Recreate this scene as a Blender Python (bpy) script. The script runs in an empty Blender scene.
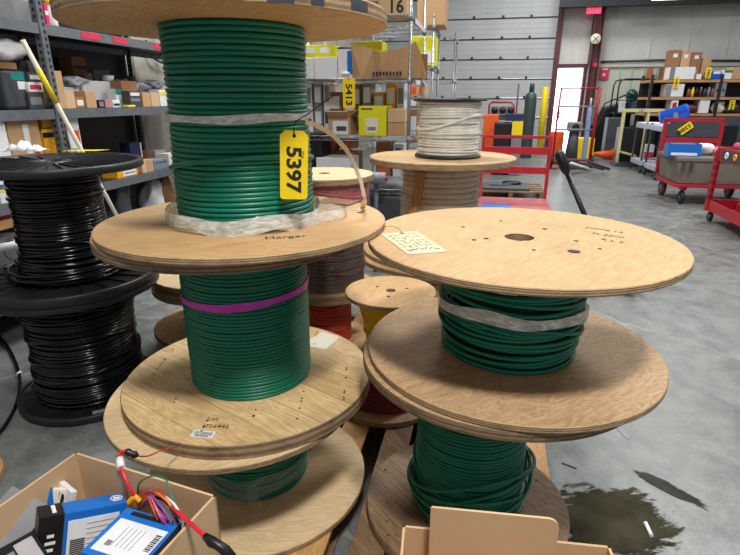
import bpy, math, random
from mathutils import Vector, Matrix, Euler
random.seed(7)
PI = math.pi
sc = bpy.context.scene
COL = sc.collection
R = math.radians

# ------------------------------------------------------------------ camera
CAMZ, PITCH, FPX = 1.45, R(19), 520.0
cam_d = bpy.data.cameras.new('camera'); cam = bpy.data.objects.new('camera', cam_d); COL.objects.link(cam)
cam.location = (0, 0, CAMZ); cam.rotation_euler = (PI/2 - PITCH, 0, 0)
cam_d.sensor_width = 36; cam_d.lens = 36*FPX/740; cam_d.clip_start = .02; cam_d.clip_end = 200
sc.camera = cam
PHI = R(12)          # the building is turned 12 degrees against the viewing direction

def ray(u, v):
    p = (u-370)/FPX; q = (v-277.5)/FPX
    return Vector((p, math.cos(PITCH)-q*math.sin(PITCH), -math.sin(PITCH)-q*math.cos(PITCH)))
def toab(r): return (r.x*math.cos(PHI)-r.y*math.sin(PHI), r.x*math.sin(PHI)+r.y*math.cos(PHI))
def W(a, b, z=0.0):   # building coordinates (a to the right along the far wall, b into the hall) to world
    return Vector((a*math.cos(PHI)+b*math.sin(PHI), -a*math.sin(PHI)+b*math.cos(PHI), z))
def onb(u, v, b):
    r = ray(u, v); A, B = toab(r); t = b/B; return (A*t, b, CAMZ+r.z*t)
def ona(u, v, a):
    r = ray(u, v); A, B = toab(r); t = a/A; return (a, B*t, CAMZ+r.z*t)
def onz(u, v, z=0.0):
    r = ray(u, v); t = (z-CAMZ)/r.z; p = r*t; return Vector((p.x, p.y, z))
def ony(u, v, Y):
    r = ray(u, v); t = Y/r.y; return Vector((r.x*t, Y, CAMZ+r.z*t))

# ------------------------------------------------------------------ materials
def lin(c):
    return tuple(((x/255)/12.92 if x/255 <= .04045 else ((x/255+.055)/1.055)**2.4) for x in c)+(1,)
MATS = {}
def newmat(name):
    m = bpy.data.materials.new(name); m.use_nodes = True
    nt = m.node_tree; b = nt.nodes['Principled BSDF']; MATS[name] = m
    return m, nt, b
def plain(name, rgb, rough=.6, metal=0, noise=.12, scale=18, bump=0, coat=0):
    m, nt, b = newmat(name); c = lin(rgb)
    tc = nt.nodes.new('ShaderNodeTexCoord'); n = nt.nodes.new('ShaderNodeTexNoise')
    n.inputs['Scale'].default_value = scale; n.inputs['Detail'].default_value = 4
    nt.links.new(tc.outputs['Object'], n.inputs['Vector'])
    cr = nt.nodes.new('ShaderNodeValToRGB')
    cr.color_ramp.elements[0].position = .3; cr.color_ramp.elements[1].position = .7
    cr.color_ramp.elements[0].color = tuple(x*(1-noise) for x in c[:3])+(1,)
    cr.color_ramp.elements[1].color = tuple(min(1, x*(1+noise)) for x in c[:3])+(1,)
    nt.links.new(n.outputs['Fac'], cr.inputs['Fac']); nt.links.new(cr.outputs['Color'], b.inputs['Base Color'])
    b.inputs['Roughness'].default_value = rough; b.inputs['Metallic'].default_value = metal
    if coat: b.inputs['Coat Weight'].default_value = coat
    if bump:
        bp = nt.nodes.new('ShaderNodeBump'); bp.inputs['Strength'].default_value = bump; bp.inputs['Distance'].default_value = .01
        nt.links.new(n.outputs['Fac'], bp.inputs['Height']); nt.links.new(bp.outputs['Normal'], b.inputs['Normal'])
    return m
def ramp(nt, fac, stops):
    cr = nt.nodes.new('ShaderNodeValToRGB'); e = cr.color_ramp.elements
    while len(e) < len(stops): e.new(.5)
    for el, (p, c) in zip(e, stops): el.position = p; el.color = lin(c) if max(c) > 1 else tuple(c)+(1,)
    nt.links.new(fac, cr.inputs['Fac']); return cr.outputs['Color']
def mapping(nt, scale=(1, 1, 1), rot=(0, 0, 0), loc=(0, 0, 0), coord='Object'):
    tc = nt.nodes.new('ShaderNodeTexCoord'); mp = nt.nodes.new('ShaderNodeMapping')
    mp.inputs['Scale'].default_value = scale; mp.inputs['Rotation'].default_value = rot; mp.inputs['Location'].default_value = loc
    nt.links.new(tc.outputs[coord], mp.inputs['Vector']); return mp.outputs['Vector']
def noise(nt, vec, scale, detail=5, rough=.55, dist=0):
    n = nt.nodes.new('ShaderNodeTexNoise'); n.inputs['Scale'].default_value = scale; n.inputs['Detail'].default_value = detail
    n.inputs['Roughness'].default_value = rough; n.inputs['Distortion'].default_value = dist
    nt.links.new(vec, n.inputs['Vector']); return n.outputs['Fac']
def mix(nt, a, b, fac, mode='MIX'):
    mx = nt.nodes.new('ShaderNodeMix'); mx.data_type = 'RGBA'; mx.blend_type = mode
    def put(sock, v):
        if isinstance(v, bpy.types.NodeSocket): nt.links.new(v, sock)
        elif isinstance(v, (int, float)): sock.default_value = v
        else: sock.default_value = v
    put(mx.inputs[0], fac); put(mx.inputs[6], a); put(mx.inputs[7], b); return mx.outputs[2]
def math_(nt, op, a, b=None):
    n = nt.nodes.new('ShaderNodeMath'); n.operation = op
    for i, v in enumerate((a, b)):
        if v is None: continue
        if isinstance(v, bpy.types.NodeSocket): nt.links.new(v, n.inputs[i])
        else: n.inputs[i].default_value = v
    return n.outputs[0]

def ply(name, light, dark, stain=(120, 95, 70), rot=0, stain_amt=.35, seed=0, big=1.0):
    """plywood face: flat-sawn cathedral grain, fine pores and dirty patches"""
    m, nt, b = newmat(name)
    v = mapping(nt, (1.3*big, 7.5*big, 1), (0, 0, rot), (seed, seed*.7, 0))
    g = noise(nt, v, 2.2, 3, .5, 1.2)
    rings = math_(nt, 'FRACT', math_(nt, 'MULTIPLY', g, 9.0))
    tri = math_(nt, 'ABSOLUTE', math_(nt, 'SUBTRACT', rings, .5))
    base = ramp(nt, tri, [(0, dark), (.22, tuple((a+c)/2 for a, c in zip(light, dark))), (.5, light)])
    v2 = mapping(nt, (6, 90, 6), (0, 0, rot), (seed, 0, 0))
    f = noise(nt, v2, 3, 4)
    base = mix(nt, base, ramp(nt, f, [(.3, tuple(x*.8 for x in light)), (.65, light)]), .45)
    st = noise(nt, mapping(nt, (1, 1, 1), (0, 0, 0), (seed*3, 1, 2)), 3.2, 6, .65)
    sf = ramp(nt, st, [(.5, (0, 0, 0)), (.72, (1, 1, 1))])
    base = mix(nt, base, lin(stain), math_(nt, 'MULTIPLY', sf, stain_amt))
    nt.links.new(base, b.inputs['Base Color']); b.inputs['Roughness'].default_value = .62
    bp = nt.nodes.new('ShaderNodeBump'); bp.inputs['Strength'].default_value = .15; bp.inputs['Distance'].default_value = .002
    nt.links.new(f, bp.inputs['Height']); nt.links.new(bp.outputs['Normal'], b.inputs['Normal'])
    return m
def planks(name, light, dark, width=.14, rot=0, seed=0):
    """boards side by side: seams, tint per board and grain along them"""
    m, nt, b = newmat(name)
    v = mapping(nt, (1, 1, 1), (0, 0, rot), (0, seed*.013, 0))
    sp = nt.nodes.new('ShaderNodeSeparateXYZ'); nt.links.new(v, sp.inputs[0])
    y = math_(nt, 'DIVIDE', math_(nt, 'ADD', sp.outputs['Y'], 10.03), width)
    idx = math_(nt, 'FLOOR', y); fr = math_(nt, 'FRACT', y)
    wn = nt.nodes.new('ShaderNodeTexWhiteNoise'); wn.noise_dimensions = '1D'; nt.links.new(idx, wn.inputs['W'])
    cb = nt.nodes.new('ShaderNodeCombineXYZ')
    nt.links.new(math_(nt, 'ADD', sp.outputs['X'], math_(nt, 'MULTIPLY', wn.outputs['Value'], 30)), cb.inputs['X'])
    nt.links.new(math_(nt, 'MULTIPLY', sp.outputs['Y'], 9), cb.inputs['Y']); 
    g = noise(nt, cb.outputs[0], 3.5, 4, .55, .8)
    tri = math_(nt, 'ABSOLUTE', math_(nt, 'SUBTRACT', math_(nt, 'FRACT', math_(nt, 'MULTIPLY', g, 7)), .5))
    base = ramp(nt, tri, [(0, dark), (.25, tuple((a+c)/2 for a, c in zip(light, dark))), (.5, light)])
    tint = ramp(nt, wn.outputs['Value'], [(0, (205, 190, 170)), (1, (255, 250, 240))])
    base = mix(nt, base, tint, .75, 'MULTIPLY')
    seam = math_(nt, 'LESS_THAN', fr, .014)
    base = mix(nt, base, lin((92, 66, 44)), math_(nt, 'MULTIPLY', seam, .8))
    st = noise(nt, v, 4, 6, .65)
    base = mix(nt, base, lin((110, 88, 66)), math_(nt, 'MULTIPLY', ramp(nt, st, [(.52, (0, 0, 0)), (.75, (1, 1, 1))]), .4))
    nt.links.new(base, b.inputs['Base Color']); b.inputs['Roughness'].default_value = .65
    return m
def rim(name, light, dark, freq=110, dirt=.6):
    m, nt, b = newmat(name)
    sp = nt.nodes.new('ShaderNodeSeparateXYZ'); nt.links.new(mapping(nt), sp.inputs[0])
    n = noise(nt, mapping(nt, (1, 1, .3)), 28, 5, .7)
    s = math_(nt, 'SINE', math_(nt, 'ADD', math_(nt, 'MULTIPLY', sp.outputs['Z'], freq*2*PI), math_(nt, 'MULTIPLY', n, 2.0)))
    base = ramp(nt, math_(nt, 'ADD', math_(nt, 'MULTIPLY', s, .3), .5), [(.25, dark), (.75, light)])
    d = noise(nt, mapping(nt, (1, 1, 2.5)), 16, 6, .75)
    base = mix(nt, base, lin((62, 50, 40)), math_(nt, 'MULTIPLY', ramp(nt, d, [(.46, (0, 0, 0)), (.66, (1, 1, 1))]), dirt))
    nt.links.new(base, b.inputs['Base Color']); b.inputs['Roughness'].default_value = .8
    bp = nt.nodes.new('ShaderNodeBump'); bp.inputs['Strength'].default_value = .4; bp.inputs['Distance'].default_value = .004
    nt.links.new(d, bp.inputs['Height']); nt.links.new(bp.outputs['Normal'], b.inputs['Normal'])
    return m

PLY_A = ply('plywood_honey', (206, 168, 118), (180, 139, 93), seed=1.3, rot=R(15), stain_amt=.3)
PLY_B = ply('plywood_tan', (216, 180, 132), (178, 134, 92), seed=4.1, rot=R(-35), stain_amt=.35)
PLY_C = ply('plywood_weathered', (204, 170, 128), (140, 106, 76), seed=7.7, rot=R(-25), stain_amt=.45, big=1.6)
PLY_D = ply('plywood_pale', (228, 202, 160), (205, 172, 126), seed=2.9, rot=R(60), stain_amt=.2)
PLANK_A = planks('pine_planks', (232, 208, 162), (206, 172, 124), .128, R(36), 3)
PLANK_B = planks('grey_planks', (158, 132, 104), (120, 96, 74), .16, R(52), 5)
PLANK_C = planks('pine_boards', (214, 172, 116), (190, 142, 90), .4, R(90), 1)
RIM_A = rim('plywood_edge', (196, 168, 128), (128, 100, 74), 160, .55)
RIM_B = rim('plank_edge', (178, 150, 116), (128, 104, 80), 40, .6)
RIM_D = rim('dark_edge', (160, 132, 102), (112, 90, 70), 90, .65)
GREEN = plain('green_cable', (4, 116, 92), .36, 0, .1, 6)
GREEND = plain('green_core', (4, 60, 45), .6)
BLACKC = plain('black_cable', (14, 14, 17), .2)
REDC = plain('red_cable', (188, 40, 42), .4)
ORNC = plain('orange_red_cable', (196, 66, 40), .4)
MARC = plain('dark_red_cable', (118, 22, 32), .4)
YELC = plain('yellow_cable', (226, 178, 16), .4)
BRNC = plain('brown_cable', (84, 52, 40), .3)
CRMC = plain('cream_cable', (222, 210, 190), .4)
TANC = plain('tan_cable', (216, 190, 164), .45)
WHTC = plain('white_cable', (228, 224, 214), .4)
BLKP = plain('black_plastic', (32, 33, 36), .42, 0, .3, 14, .15)
RUB = plain('black_rubber', (24, 24, 26), .55)
GSTEEL = plain('grey_shelf_steel', (112, 118, 124), .42, .3, .15)
DSTEEL = plain('dark_steel', (48, 48, 54), .5, .4, .2)
CHROME = plain('chrome', (150, 152, 158), .35, .85, .05)
REDP = plain('red_paint', (176, 28, 44), .4, 0, .12, 9)
MAROON = plain('maroon_steel', (94, 50, 52), .55, 0, .2)
CARD = plain('cardboard', (190, 152, 112), .85, 0, .06, 5, .05)
CARDL = plain('cardboard_light', (206, 172, 134), .85, 0, .05, 5)
CARDD = plain('cardboard_dark', (150, 108, 76), .85, 0, .1, 5)
WHITE = plain('white_card', (226, 228, 232), .6, 0, .03)
PAPER = plain('paper', (232, 226, 206), .7, 0, .03)
GREY = plain('grey_plastic', (128, 130, 134), .5, 0, .1)
GREYD = plain('dark_grey_plastic', (66, 70, 76), .5, 0, .2)
BLUE = plain('blue_print', (18, 108, 196), .4, 0, .05)
BLUEP = plain('blue_plastic', (22, 84, 200), .35, 0, .08)
NAVY = plain('navy_plastic', (30, 40, 84), .5)
BLACK = plain('black_print', (20, 20, 24), .4)
INK = plain('ink', (34, 32, 34), .7)
YEL = plain('yellow_tag', (250, 218, 20), .42, 0, .02)
YELB = plain('yellow_green_card', (226, 222, 20), .55, 0, .04)
AMB = plain('amber_print', (236, 168, 20), .5)
ORN = plain('orange_plastic', (236, 92, 30), .5)
PINK = plain('pink_tape', (206, 64, 190), .4, 0, .15, 30)
MAG = plain('crimson_tape', (214, 40, 84), .5)
TEAL = plain('teal_plastic', (20, 130, 130), .5)
GRN2 = plain('green_plastic', (40, 130, 74), .5)
TUBG = plain('tub_grey', (116, 110, 100), .6, 0, .15, 5, .1)
PALE = plain('pale_yellow_paint', (206, 196, 140), .6, 0, .12)
CYL = plain('cylinder_green_grey', (66, 82, 82), .4, .2, .1)
BROWN = plain('brown_board', (136, 98, 66), .75, 0, .15)
SHWOOD = plain('shelf_board', (182, 136, 92), .7, 0, .12, 9)

def film(name, rgb, alpha, rough=.18):
    m, nt, b = newmat(name)
    n = noise(nt, mapping(nt, (1, 1, 3)), 22, 4, .6, 1.2)
    nt.links.new(ramp(nt, n, [(.3, tuple(x*.86 for x in rgb)), (.7, rgb)]), b.inputs['Base Color'])
    b.inputs['Roughness'].default_value = rough
    a = nt.nodes.new('ShaderNodeMapRange'); a.inputs[1].default_value = .35; a.inputs[2].default_value = .7
    a.inputs[3].default_value = alpha*.72; a.inputs[4].default_value = min(1, alpha*1.2)
    nt.links.new(n, a.inputs[0]); nt.links.new(a.outputs[0], b.inputs['Alpha'])
    bp = nt.nodes.new('ShaderNodeBump'); bp.inputs['Strength'].default_value = .5; bp.inputs['Distance'].default_value = .006
    nt.links.new(n, bp.inputs['Height']); nt.links.new(bp.outputs['Normal'], b.inputs['Normal'])
    return m
FILM = film('stretch_film', (252, 252, 250), .78, .15)
FILMC = film('clear_film', (240, 240, 238), .17, .06)
FILMB = film('thin_film', (240, 240, 238), .07, .05)
TAPE = film('white_tape', (206, 204, 190), .85, .35)

def concrete():
    m, nt, b = newmat('polished_concrete')
    v = mapping(nt)
    n1 = noise(nt, v, .7, 6, .6, .4); n2 = noise(nt, v, 6, 8, .7, .3); n3 = noise(nt, v, 60, 4, .6)
    base = ramp(nt, n1, [(.32, (76, 82, 84)), (.5, (100, 107, 109)), (.68, (126, 132, 133))])
    base = mix(nt, base, ramp(nt, n2, [(.35, (66, 68, 66)), (.6, (150, 152, 148))]), .45)
    base = mix(nt, base, ramp(nt, n3, [(.3, (90, 92, 90)), (.7, (158, 158, 156))]), .18)
    # hairline cracks and pale scratches
    vo = nt.nodes.new('ShaderNodeTexVoronoi'); vo.feature = 'DISTANCE_TO_EDGE'; vo.inputs['Scale'].default_value = .45
    dv = nt.nodes.new('ShaderNodeVectorMath'); dv.operation = 'ADD'
    nz = nt.nodes.new('ShaderNodeTexNoise'); nz.inputs['Scale'].default_value = 2.5; nz.inputs['Detail'].default_value = 6
    nt.links.new(v, nz.inputs['Vector'])
    sc_ = nt.nodes.new('ShaderNodeVectorMath'); sc_.operation = 'SCALE'; sc_.inputs['Scale'].default_value = .5
    nt.links.new(nz.outputs['Color'], sc_.inputs[0]); nt.links.new(v, dv.inputs[0]); nt.links.new(sc_.outputs[0], dv.inputs[1])
    nt.links.new(dv.outputs[0], vo.inputs['Vector'])
    cr = math_(nt, 'LESS_THAN', vo.outputs['Distance'], .004)
    base = mix(nt, base, lin((176, 176, 168)), math_(nt, 'MULTIPLY', cr, .3))
    sp = noise(nt, v, 14, 8, .8)
    base = mix(nt, base, lin((52, 52, 50)), math_(nt, 'MULTIPLY', ramp(nt, sp, [(.62, (0, 0, 0)), (.72, (1, 1, 1))]), .6))
    nt.links.new(base, b.inputs['Base Color'])
    rr = nt.nodes.new('ShaderNodeMapRange'); rr.inputs[3].default_value = .22; rr.inputs[4].default_value = .5
    nt.links.new(n2, rr.inputs[0]); nt.links.new(rr.outputs[0], b.inputs['Roughness'])
    bp = nt.nodes.new('ShaderNodeBump'); bp.inputs['Strength'].default_value = .12; bp.inputs['Distance'].default_value = .004
    nt.links.new(n2, bp.inputs['Height']); nt.links.new(bp.outputs['Normal'], b.inputs['Normal'])
    return m
CONC = concrete()
def wallmat(name, c1, c2, stain=(120, 118, 112)):
    m, nt, b = newmat(name)
    n1 = noise(nt, mapping(nt, (1, 1, .25)), 1.6, 6, .6); n2 = noise(nt, mapping(nt), 9, 6, .75)
    base = ramp(nt, n1, [(.3, c1), (.7, c2)])
    base = mix(nt, base, lin(stain), math_(nt, 'MULTIPLY', ramp(nt, n2, [(.58, (0, 0, 0)), (.75, (1, 1, 1))]), .5))
    nt.links.new(base, b.inputs['Base Color']); b.inputs['Roughness'].default_value = .7
    return m
WALL = wallmat('insulated_wall', (196, 196, 192), (216, 216, 212))
WALLL = wallmat('left_wall_lining', (150, 146, 134), (186, 182, 170), (88, 82, 72))
LINER = wallmat('ribbed_liner', (190, 194, 180), (206, 210, 196))
GARAGE = wallmat('garage_panel', (176, 180, 182), (190, 194, 196), (150, 152, 152))
def emis(name, rgb, s):
    m, nt, b = newmat(name); b.inputs['Base Color'].default_value = lin(rgb)
    b.inputs['Emission Color'].default_value = lin(rgb); b.inputs['Emission Strength'].default_value = s; return m
DAY = emis('daylight', (238, 244, 255), 3.2)
EXITM = emis('exit_red', (255, 70, 110), 1.2)
LAMP = emis('lamp_tube', (255, 255, 255), 3)
def wetmat(name, sx, sy, c1, c2):
    m, nt, b = newmat(name)
    sp = nt.nodes.new('ShaderNodeVectorMath'); sp.operation = 'LENGTH'; nt.links.new(mapping(nt, (1/sx, 1/sy, 0)), sp.inputs[0])
    n = noise(nt, mapping(nt, (1, 3.2, 1), (0, 0, R(50))), 9, 7, .7, .6)
    f = math_(nt, 'ADD', math_(nt, 'SUBTRACT', 1.0, sp.outputs['Value']), math_(nt, 'MULTIPLY', math_(nt, 'SUBTRACT', n, .5), 1.6))
    nt.links.new(ramp(nt, f, [(.12, (0, 0, 0)), (.34, (1, 1, 1))]), b.inputs['Alpha'])
    nt.links.new(ramp(nt, noise(nt, mapping(nt), 7, 6), [(.35, c1), (.7, c2)]), b.inputs['Base Color']); b.inputs['Roughness'].default_value = .07
    return m
WET = wetmat('wet_concrete', .26, .20, (44, 42, 30), (70, 66, 50))
WET2 = wetmat('oily_streak', .16, .04, (48, 48, 44), (66, 66, 60))

# ------------------------------------------------------------------ mesh building
class MB:
    def __init__(s): s.v = []; s.f = []; s.m = []; s.sm = []
    def add(s, vs, fs, mi=0, smooth=False):
        o = len(s.v); s.v += [tuple(p) for p in vs]
        for f in fs: s.f.append(tuple(i+o for i in f)); s.m.append(mi); s.sm.append(smooth)
        return s
    def box(s, c, d, mi=0, rot=None, taper=None):
        x, y, z = (k/2 for k in d); tx, ty = taper or (1, 1)
        vs = [(-x, -y, -z), (x, -y, -z), (x, y, -z), (-x, y, -z), (-x*tx, -y*ty, z), (x*tx, -y*ty, z), (x*tx, y*ty, z), (-x*tx, y*ty, z)]
        M_ = (Euler(rot).to_matrix() if rot else Matrix.Identity(3)); c = Vector(c)
        return s.add([M_ @ Vector(p)+c for p in vs], [(0, 3, 2, 1), (4, 5, 6, 7), (0, 1, 5, 4), (1, 2, 6, 5), (2, 3, 7, 6), (3, 0, 4, 7)], mi)
    def hexa(s, lo, hi, mi=0):   # two quads of points, lower and upper
        return s.add(list(lo)+list(hi), [(0, 3, 2, 1), (4, 5, 6, 7), (0, 1, 5, 4), (1, 2, 6, 5), (2, 3, 7, 6), (3, 0, 4, 7)], mi)
    def lathe(s, prof, n=64, mi=0, c=(0, 0, 0), smooth=True, closed=True, mis=None):
        k = len(prof); vs = []
        for i in range(n):
            a = 2*PI*i/n
            for r, z in prof: vs.append((c[0]+r*math.cos(a), c[1]+r*math.sin(a), c[2]+z))
        for j in range(k if closed else k-1):
            fs = [(i*k+j, ((i+1) % n)*k+j, ((i+1) % n)*k+(j+1) % k, i*k+(j+1) % k) for i in range(n)]
            if j == 0: o = s.add(vs, fs, mis[j] if mis else mi, smooth and not mis)
            else:
                off = len(s.v)-len(vs)
                for f in fs: s.f.append(tuple(q+off for q in f)); s.m.append(mis[j] if mis else mi); s.sm.append(smooth and not mis)
        return s
    def cyl(s, p0, p1, r0, r1=None, n=16, mi=0, smooth=True):
        return s.tube([p0, p1], [r0, r0 if r1 is None else r1], n, mi, smooth=smooth)
    def tube(s, pts, r, n=8, mi=0, closed=False, smooth=True):
        pts = [Vector(p) for p in pts]; k = len(pts); rs = r if isinstance(r, (list, tuple)) else [r]*k
        vs = []; up = None
        for i, p in enumerate(pts):
            a = pts[(i-1) % k] if (closed or i > 0) else p; b = pts[(i+1) % k] if (closed or i < k-1) else p
            t = (b-a).normalized()
            if up is None: up = Vector((0, 0, 1)) if abs(t.z) < .9 else Vector((1, 0, 0))
            x = up.cross(t)
            if x.length < 1e-6: x = Vector((1, 0, 0)).cross(t)
            x.normalize(); y = t.cross(x).normalized(); up = y
            for j in range(n):
                g = 2*PI*j/n; vs.append(p+(x*math.cos(g)+y*math.sin(g))*rs[i])
        fs = [(i*n+j, i*n+(j+1) % n, ((i+1) % k)*n+(j+1) % n, ((i+1) % k)*n+j) for i in range(k if closed else k-1) for j in range(n)]
        s.add(vs, fs, mi, smooth)
        if not closed:
            o = len(s.v)-len(vs)
            s.f += [tuple(o+j for j in reversed(range(n))), tuple(o+(k-1)*n+j for j in range(n))]; s.m += [mi, mi]; s.sm += [False, False]
        return s
    def prism(s, poly, z0, z1, mi=0):
        n = len(poly)
        return s.add([(x, y, z0) for x, y in poly]+[(x, y, z1) for x, y in poly],
                     [tuple(reversed(range(n))), tuple(range(n, 2*n))]+[(i, (i+1) % n, n+(i+1) % n, n+i) for i in range(n)], mi)
    def ribbon(s, pts, wid, th=.0012, mi=0, rows=4):   # pts, width vector per point; a thin sheet, slightly curled across
        vs = []; k = len(pts)
        for i, p in enumerate(pts):
            p = Vector(p); w = Vector(wid[i] if isinstance(wid, list) else wid)
            t = (Vector(pts[min(i+1, k-1)])-Vector(pts[max(i-1, 0)])).normalized(); nrm = t.cross(w).normalized()
            for j in range(rows): f = j/(rows-1)-.5; vs.append(p+w*f+nrm*(th*(1-4*f*f)))
        return s.add(vs, [(i*rows+j, i*rows+j+1, (i+1)*rows+j+1, (i+1)*rows+j) for i in range(k-1) for j in range(rows-1)], mi, True)
    def build(s, name, mat, parent=None, loc=None, rot=None, bevel=0):
        me = bpy.data.meshes.new(name); me.from_pydata(s.v, [], s.f)
        for m in (mat if isinstance(mat, (list, tuple)) else [mat]): me.materials.append(m)
        me.polygons.foreach_set('material_index', s.m); me.polygons.foreach_set('use_smooth', s.sm); me.update()
        o = bpy.data.objects.new(name, me); COL.objects.link(o)
        if parent: o.parent = parent
        if loc is not None: o.location = loc
        if rot is not None: o.rotation_euler = rot
        if bevel:
            bv = o.modifiers.new('bevel', 'BEVEL'); bv.width = bevel; bv.segments = 2; bv.limit_method = 'ANGLE'
        return o
def tag(o, label, cat, group=None, kind=None):
    o['label'] = label; o['category'] = cat
    if group: o['group'] = group
    if kind: o['kind'] = kind
    return o
def thing(name, label, cat, loc=(0, 0, 0), rotz=0, group=None):
    o = bpy.data.objects.new(name, None); COL.objects.link(o); o.empty_display_size = .05
    o.location = loc; o.rotation_euler = (0, 0, rotz); return tag(o, label, cat, group)
def struct(o): o['kind'] = 'structure'; return o
def text(name, body, size, mat, parent, loc, rot, depth=.0006, bold=0, align='CENTER', xs=1.0):
    cu = bpy.data.curves.new(name, 'FONT'); cu.body = body; cu.size = size; cu.extrude = depth; cu.offset = bold
    cu.align_x = align; cu.align_y = 'CENTER'; cu.resolution_u = 3
    t = bpy.data.objects.new(name+'_src', cu); COL.objects.link(t)
    dg = bpy.context.evaluated_depsgraph_get(); me = bpy.data.meshes.new_from_object(t.evaluated_get(dg))
    bpy.data.objects.remove(t); me.name = name; me.materials.clear(); me.materials.append(mat)
    o = bpy.data.objects.new(name, me); COL.objects.link(o); o.parent = parent; o.location = loc; o.rotation_euler = rot; o.scale = (xs, 1, 1)
    return o

# ------------------------------------------------------------------ cable reels
def flange(name, parent, Rr, z, th, mat, edge, hole=.035, rot=0, off=(0, 0), nails=0, bev=.003):
    """wooden disc with a centre hole; z is the height of its underside"""
    m = MB()
    m.lathe([(hole, 0), (Rr-bev, 0), (Rr, bev), (Rr, th-bev), (Rr-bev, th), (hole, th)], 128, mis=[0, 1, 1, 1, 0, 1])
    if nails:
        for i in range(nails):
            row = i % 6; x = (-1+.4*row)*Rr*.8; y = (random.random()*2-1)*Rr*.9
            if x*x+y*y < (Rr*.93)**2: m.lathe([(.0001, 0), (.0035, 0), (.0035, .0012), (.0001, .0012)], 8, 2, (x, y, th-.0002), closed=False)
    o = m.build(name, [mat, edge, DSTEEL], parent, (off[0], off[1], z), (0, 0, rot))
    return o
def coil(name, parent, r, z0, z1, pitch, mat, core, jit=.25, prof=None, off=(0, 0), seg=72, stray=0, tilt=0, rc=None, ns=6):
    m = MB(); n = max(2, int(round((z1-z0)/pitch))); pitch = (z1-z0)/n; rc = rc or pitch*.53
    m.lathe([(r*.9, z0), (r*.9, z1), (r*.9-.01, z1), (r*.9-.01, z0)], 48, 1)
    for i in range(n+stray):
        s = i >= n
        t = (i+.5)/n if not s else random.uniform(.1, .9)
        rr = (prof(t) if prof else r)-rc+(rc*random.uniform(-jit, jit)*.7)+(rc*1.2 if s else 0)
        a1 = random.uniform(0, 2*PI); a2 = random.uniform(0, 2*PI); A = pitch*jit*random.uniform(.3, 1)+tilt*.5*random.random()
        if s: A = pitch*random.uniform(1.0, 2.6)
        zc = z0+(z1-z0)*t; pts = []
        for k in range(seg):
            th = 2*PI*k/seg
            z = zc+A*math.sin(th+a1)+A*.4*math.sin(2*th+a2); z = min(max(z, z0+rc), z1-rc)
            rk = rr+rc*jit*.5*math.sin(3*th+a2)+rc*jit*.4*math.sin(th+a1*2)
            pts.append((rk*math.cos(th), rk*math.sin(th), z))
        m.tube(pts, rc, ns, 0, closed=True)
    return m.build(name, [mat, core], parent, (off[0], off[1], 0))
def band(name, parent, r, z, h, mat, amp=.0, phase=0, off=(0, 0), wob=.003, a0=0, a1=2*PI, th=.0012, n=96):
    full = abs(a1-a0-2*PI) < 1e-3
    pts = []; wid = []
    for k in range(n+1):
        t = a0+(a1-a0)*k/n; rr = r+wob*(.5+.5*math.sin(t*9+phase*3))*random.uniform(.4, 1)
        zz = z+amp*math.sin(t+phase)+wob*.8*math.sin(t*5)
        pts.append((rr*math.cos(t), rr*math.sin(t), zz)); wid.append((0, 0, h*(1+.18*math.sin(t*4+phase))))
    if full: pts[-1] = pts[0]; wid[-1] = wid[0]
    return MB().ribbon(pts, wid, th).build(name, mat, parent, (off[0], off[1], 0))
# ------------------------------------------------------------------ the setting
FB = 16.5            # far wall
LA = -3.45           # left wall
RZ = -PHI
m = MB(); lo = [W(-3.8, -4), W(14, -4), W(14, FB+6), W(-3.8, FB+6)]
m.hexa([(p.x, p.y, -.1) for p in lo], [(p.x, p.y, 0) for p in lo]); struct(m.build('floor', CONC))
GL, GR = -3.2, onb(556, 50, FB)[0]                     # garage door opening
DL, DR, DT = onb(557, 68, FB)[0], onb(583, 68, FB)[0]+.02, onb(570, 68, FB)[2]
CA = onb(592, 60, FB)[0]                               # column
GZ = onb(660, 66, FB)[2]                               # girt between lining and liner
HT = 6.2
m = MB()
def wb(m, a0, a1, z0, z1, b0=FB, b1=FB+.15, mi=0): m.box(((a0+a1)/2, (b0+b1)/2, (z0+z1)/2), (a1-a0, b1-b0, z1-z0), mi)
wb(m, LA, GL, 0, HT); wb(m, GR, DL, 0, HT); wb(m, DL, DR, DT, HT); wb(m, DR, 14, GZ, HT); wb(m, GL, GR, 5.2, HT)
for a in [CA+.5+i*.93 for i in range(11)]:             # vertical seams of the insulation lining
    m.box((a, FB-.012, (GZ+HT)/2), (.035, .03, HT-GZ), 0)
for a in (GR+.22, GR+.62): m.box((a, FB-.01, (DT+HT)/2), (.02, .02, HT-DT), 0)
o = m.build('wall_far', [WALL]); o.rotation_euler = (0, 0, RZ); struct(o)
m = MB(); wb(m, DR, 14, 0, GZ, FB, FB+.15)
for i in range(30): m.box((DR+.35+i*.3, FB-.015, GZ/2), (.035, .035, GZ), 0)
o = m.build('wall_far_lower', [LINER]); o.rotation_euler = (0, 0, RZ); struct(o)
m = MB(); wb(m, DR, 14, GZ-.02, GZ+.07, FB-.06, FB); o = m.build('trim_1', [LINER]); o.rotation_euler = (0, 0, RZ); struct(o)
m = MB(); m.box((LA-.08, 6, HT/2), (.15, 21, HT))
for i in range(22): m.box((LA+.012, -3.6+i*.95, HT/2), (.03, .04, HT))
o = m.build('wall_left', [WALLL]); o.rotation_euler = (0, 0, RZ); struct(o)
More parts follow.
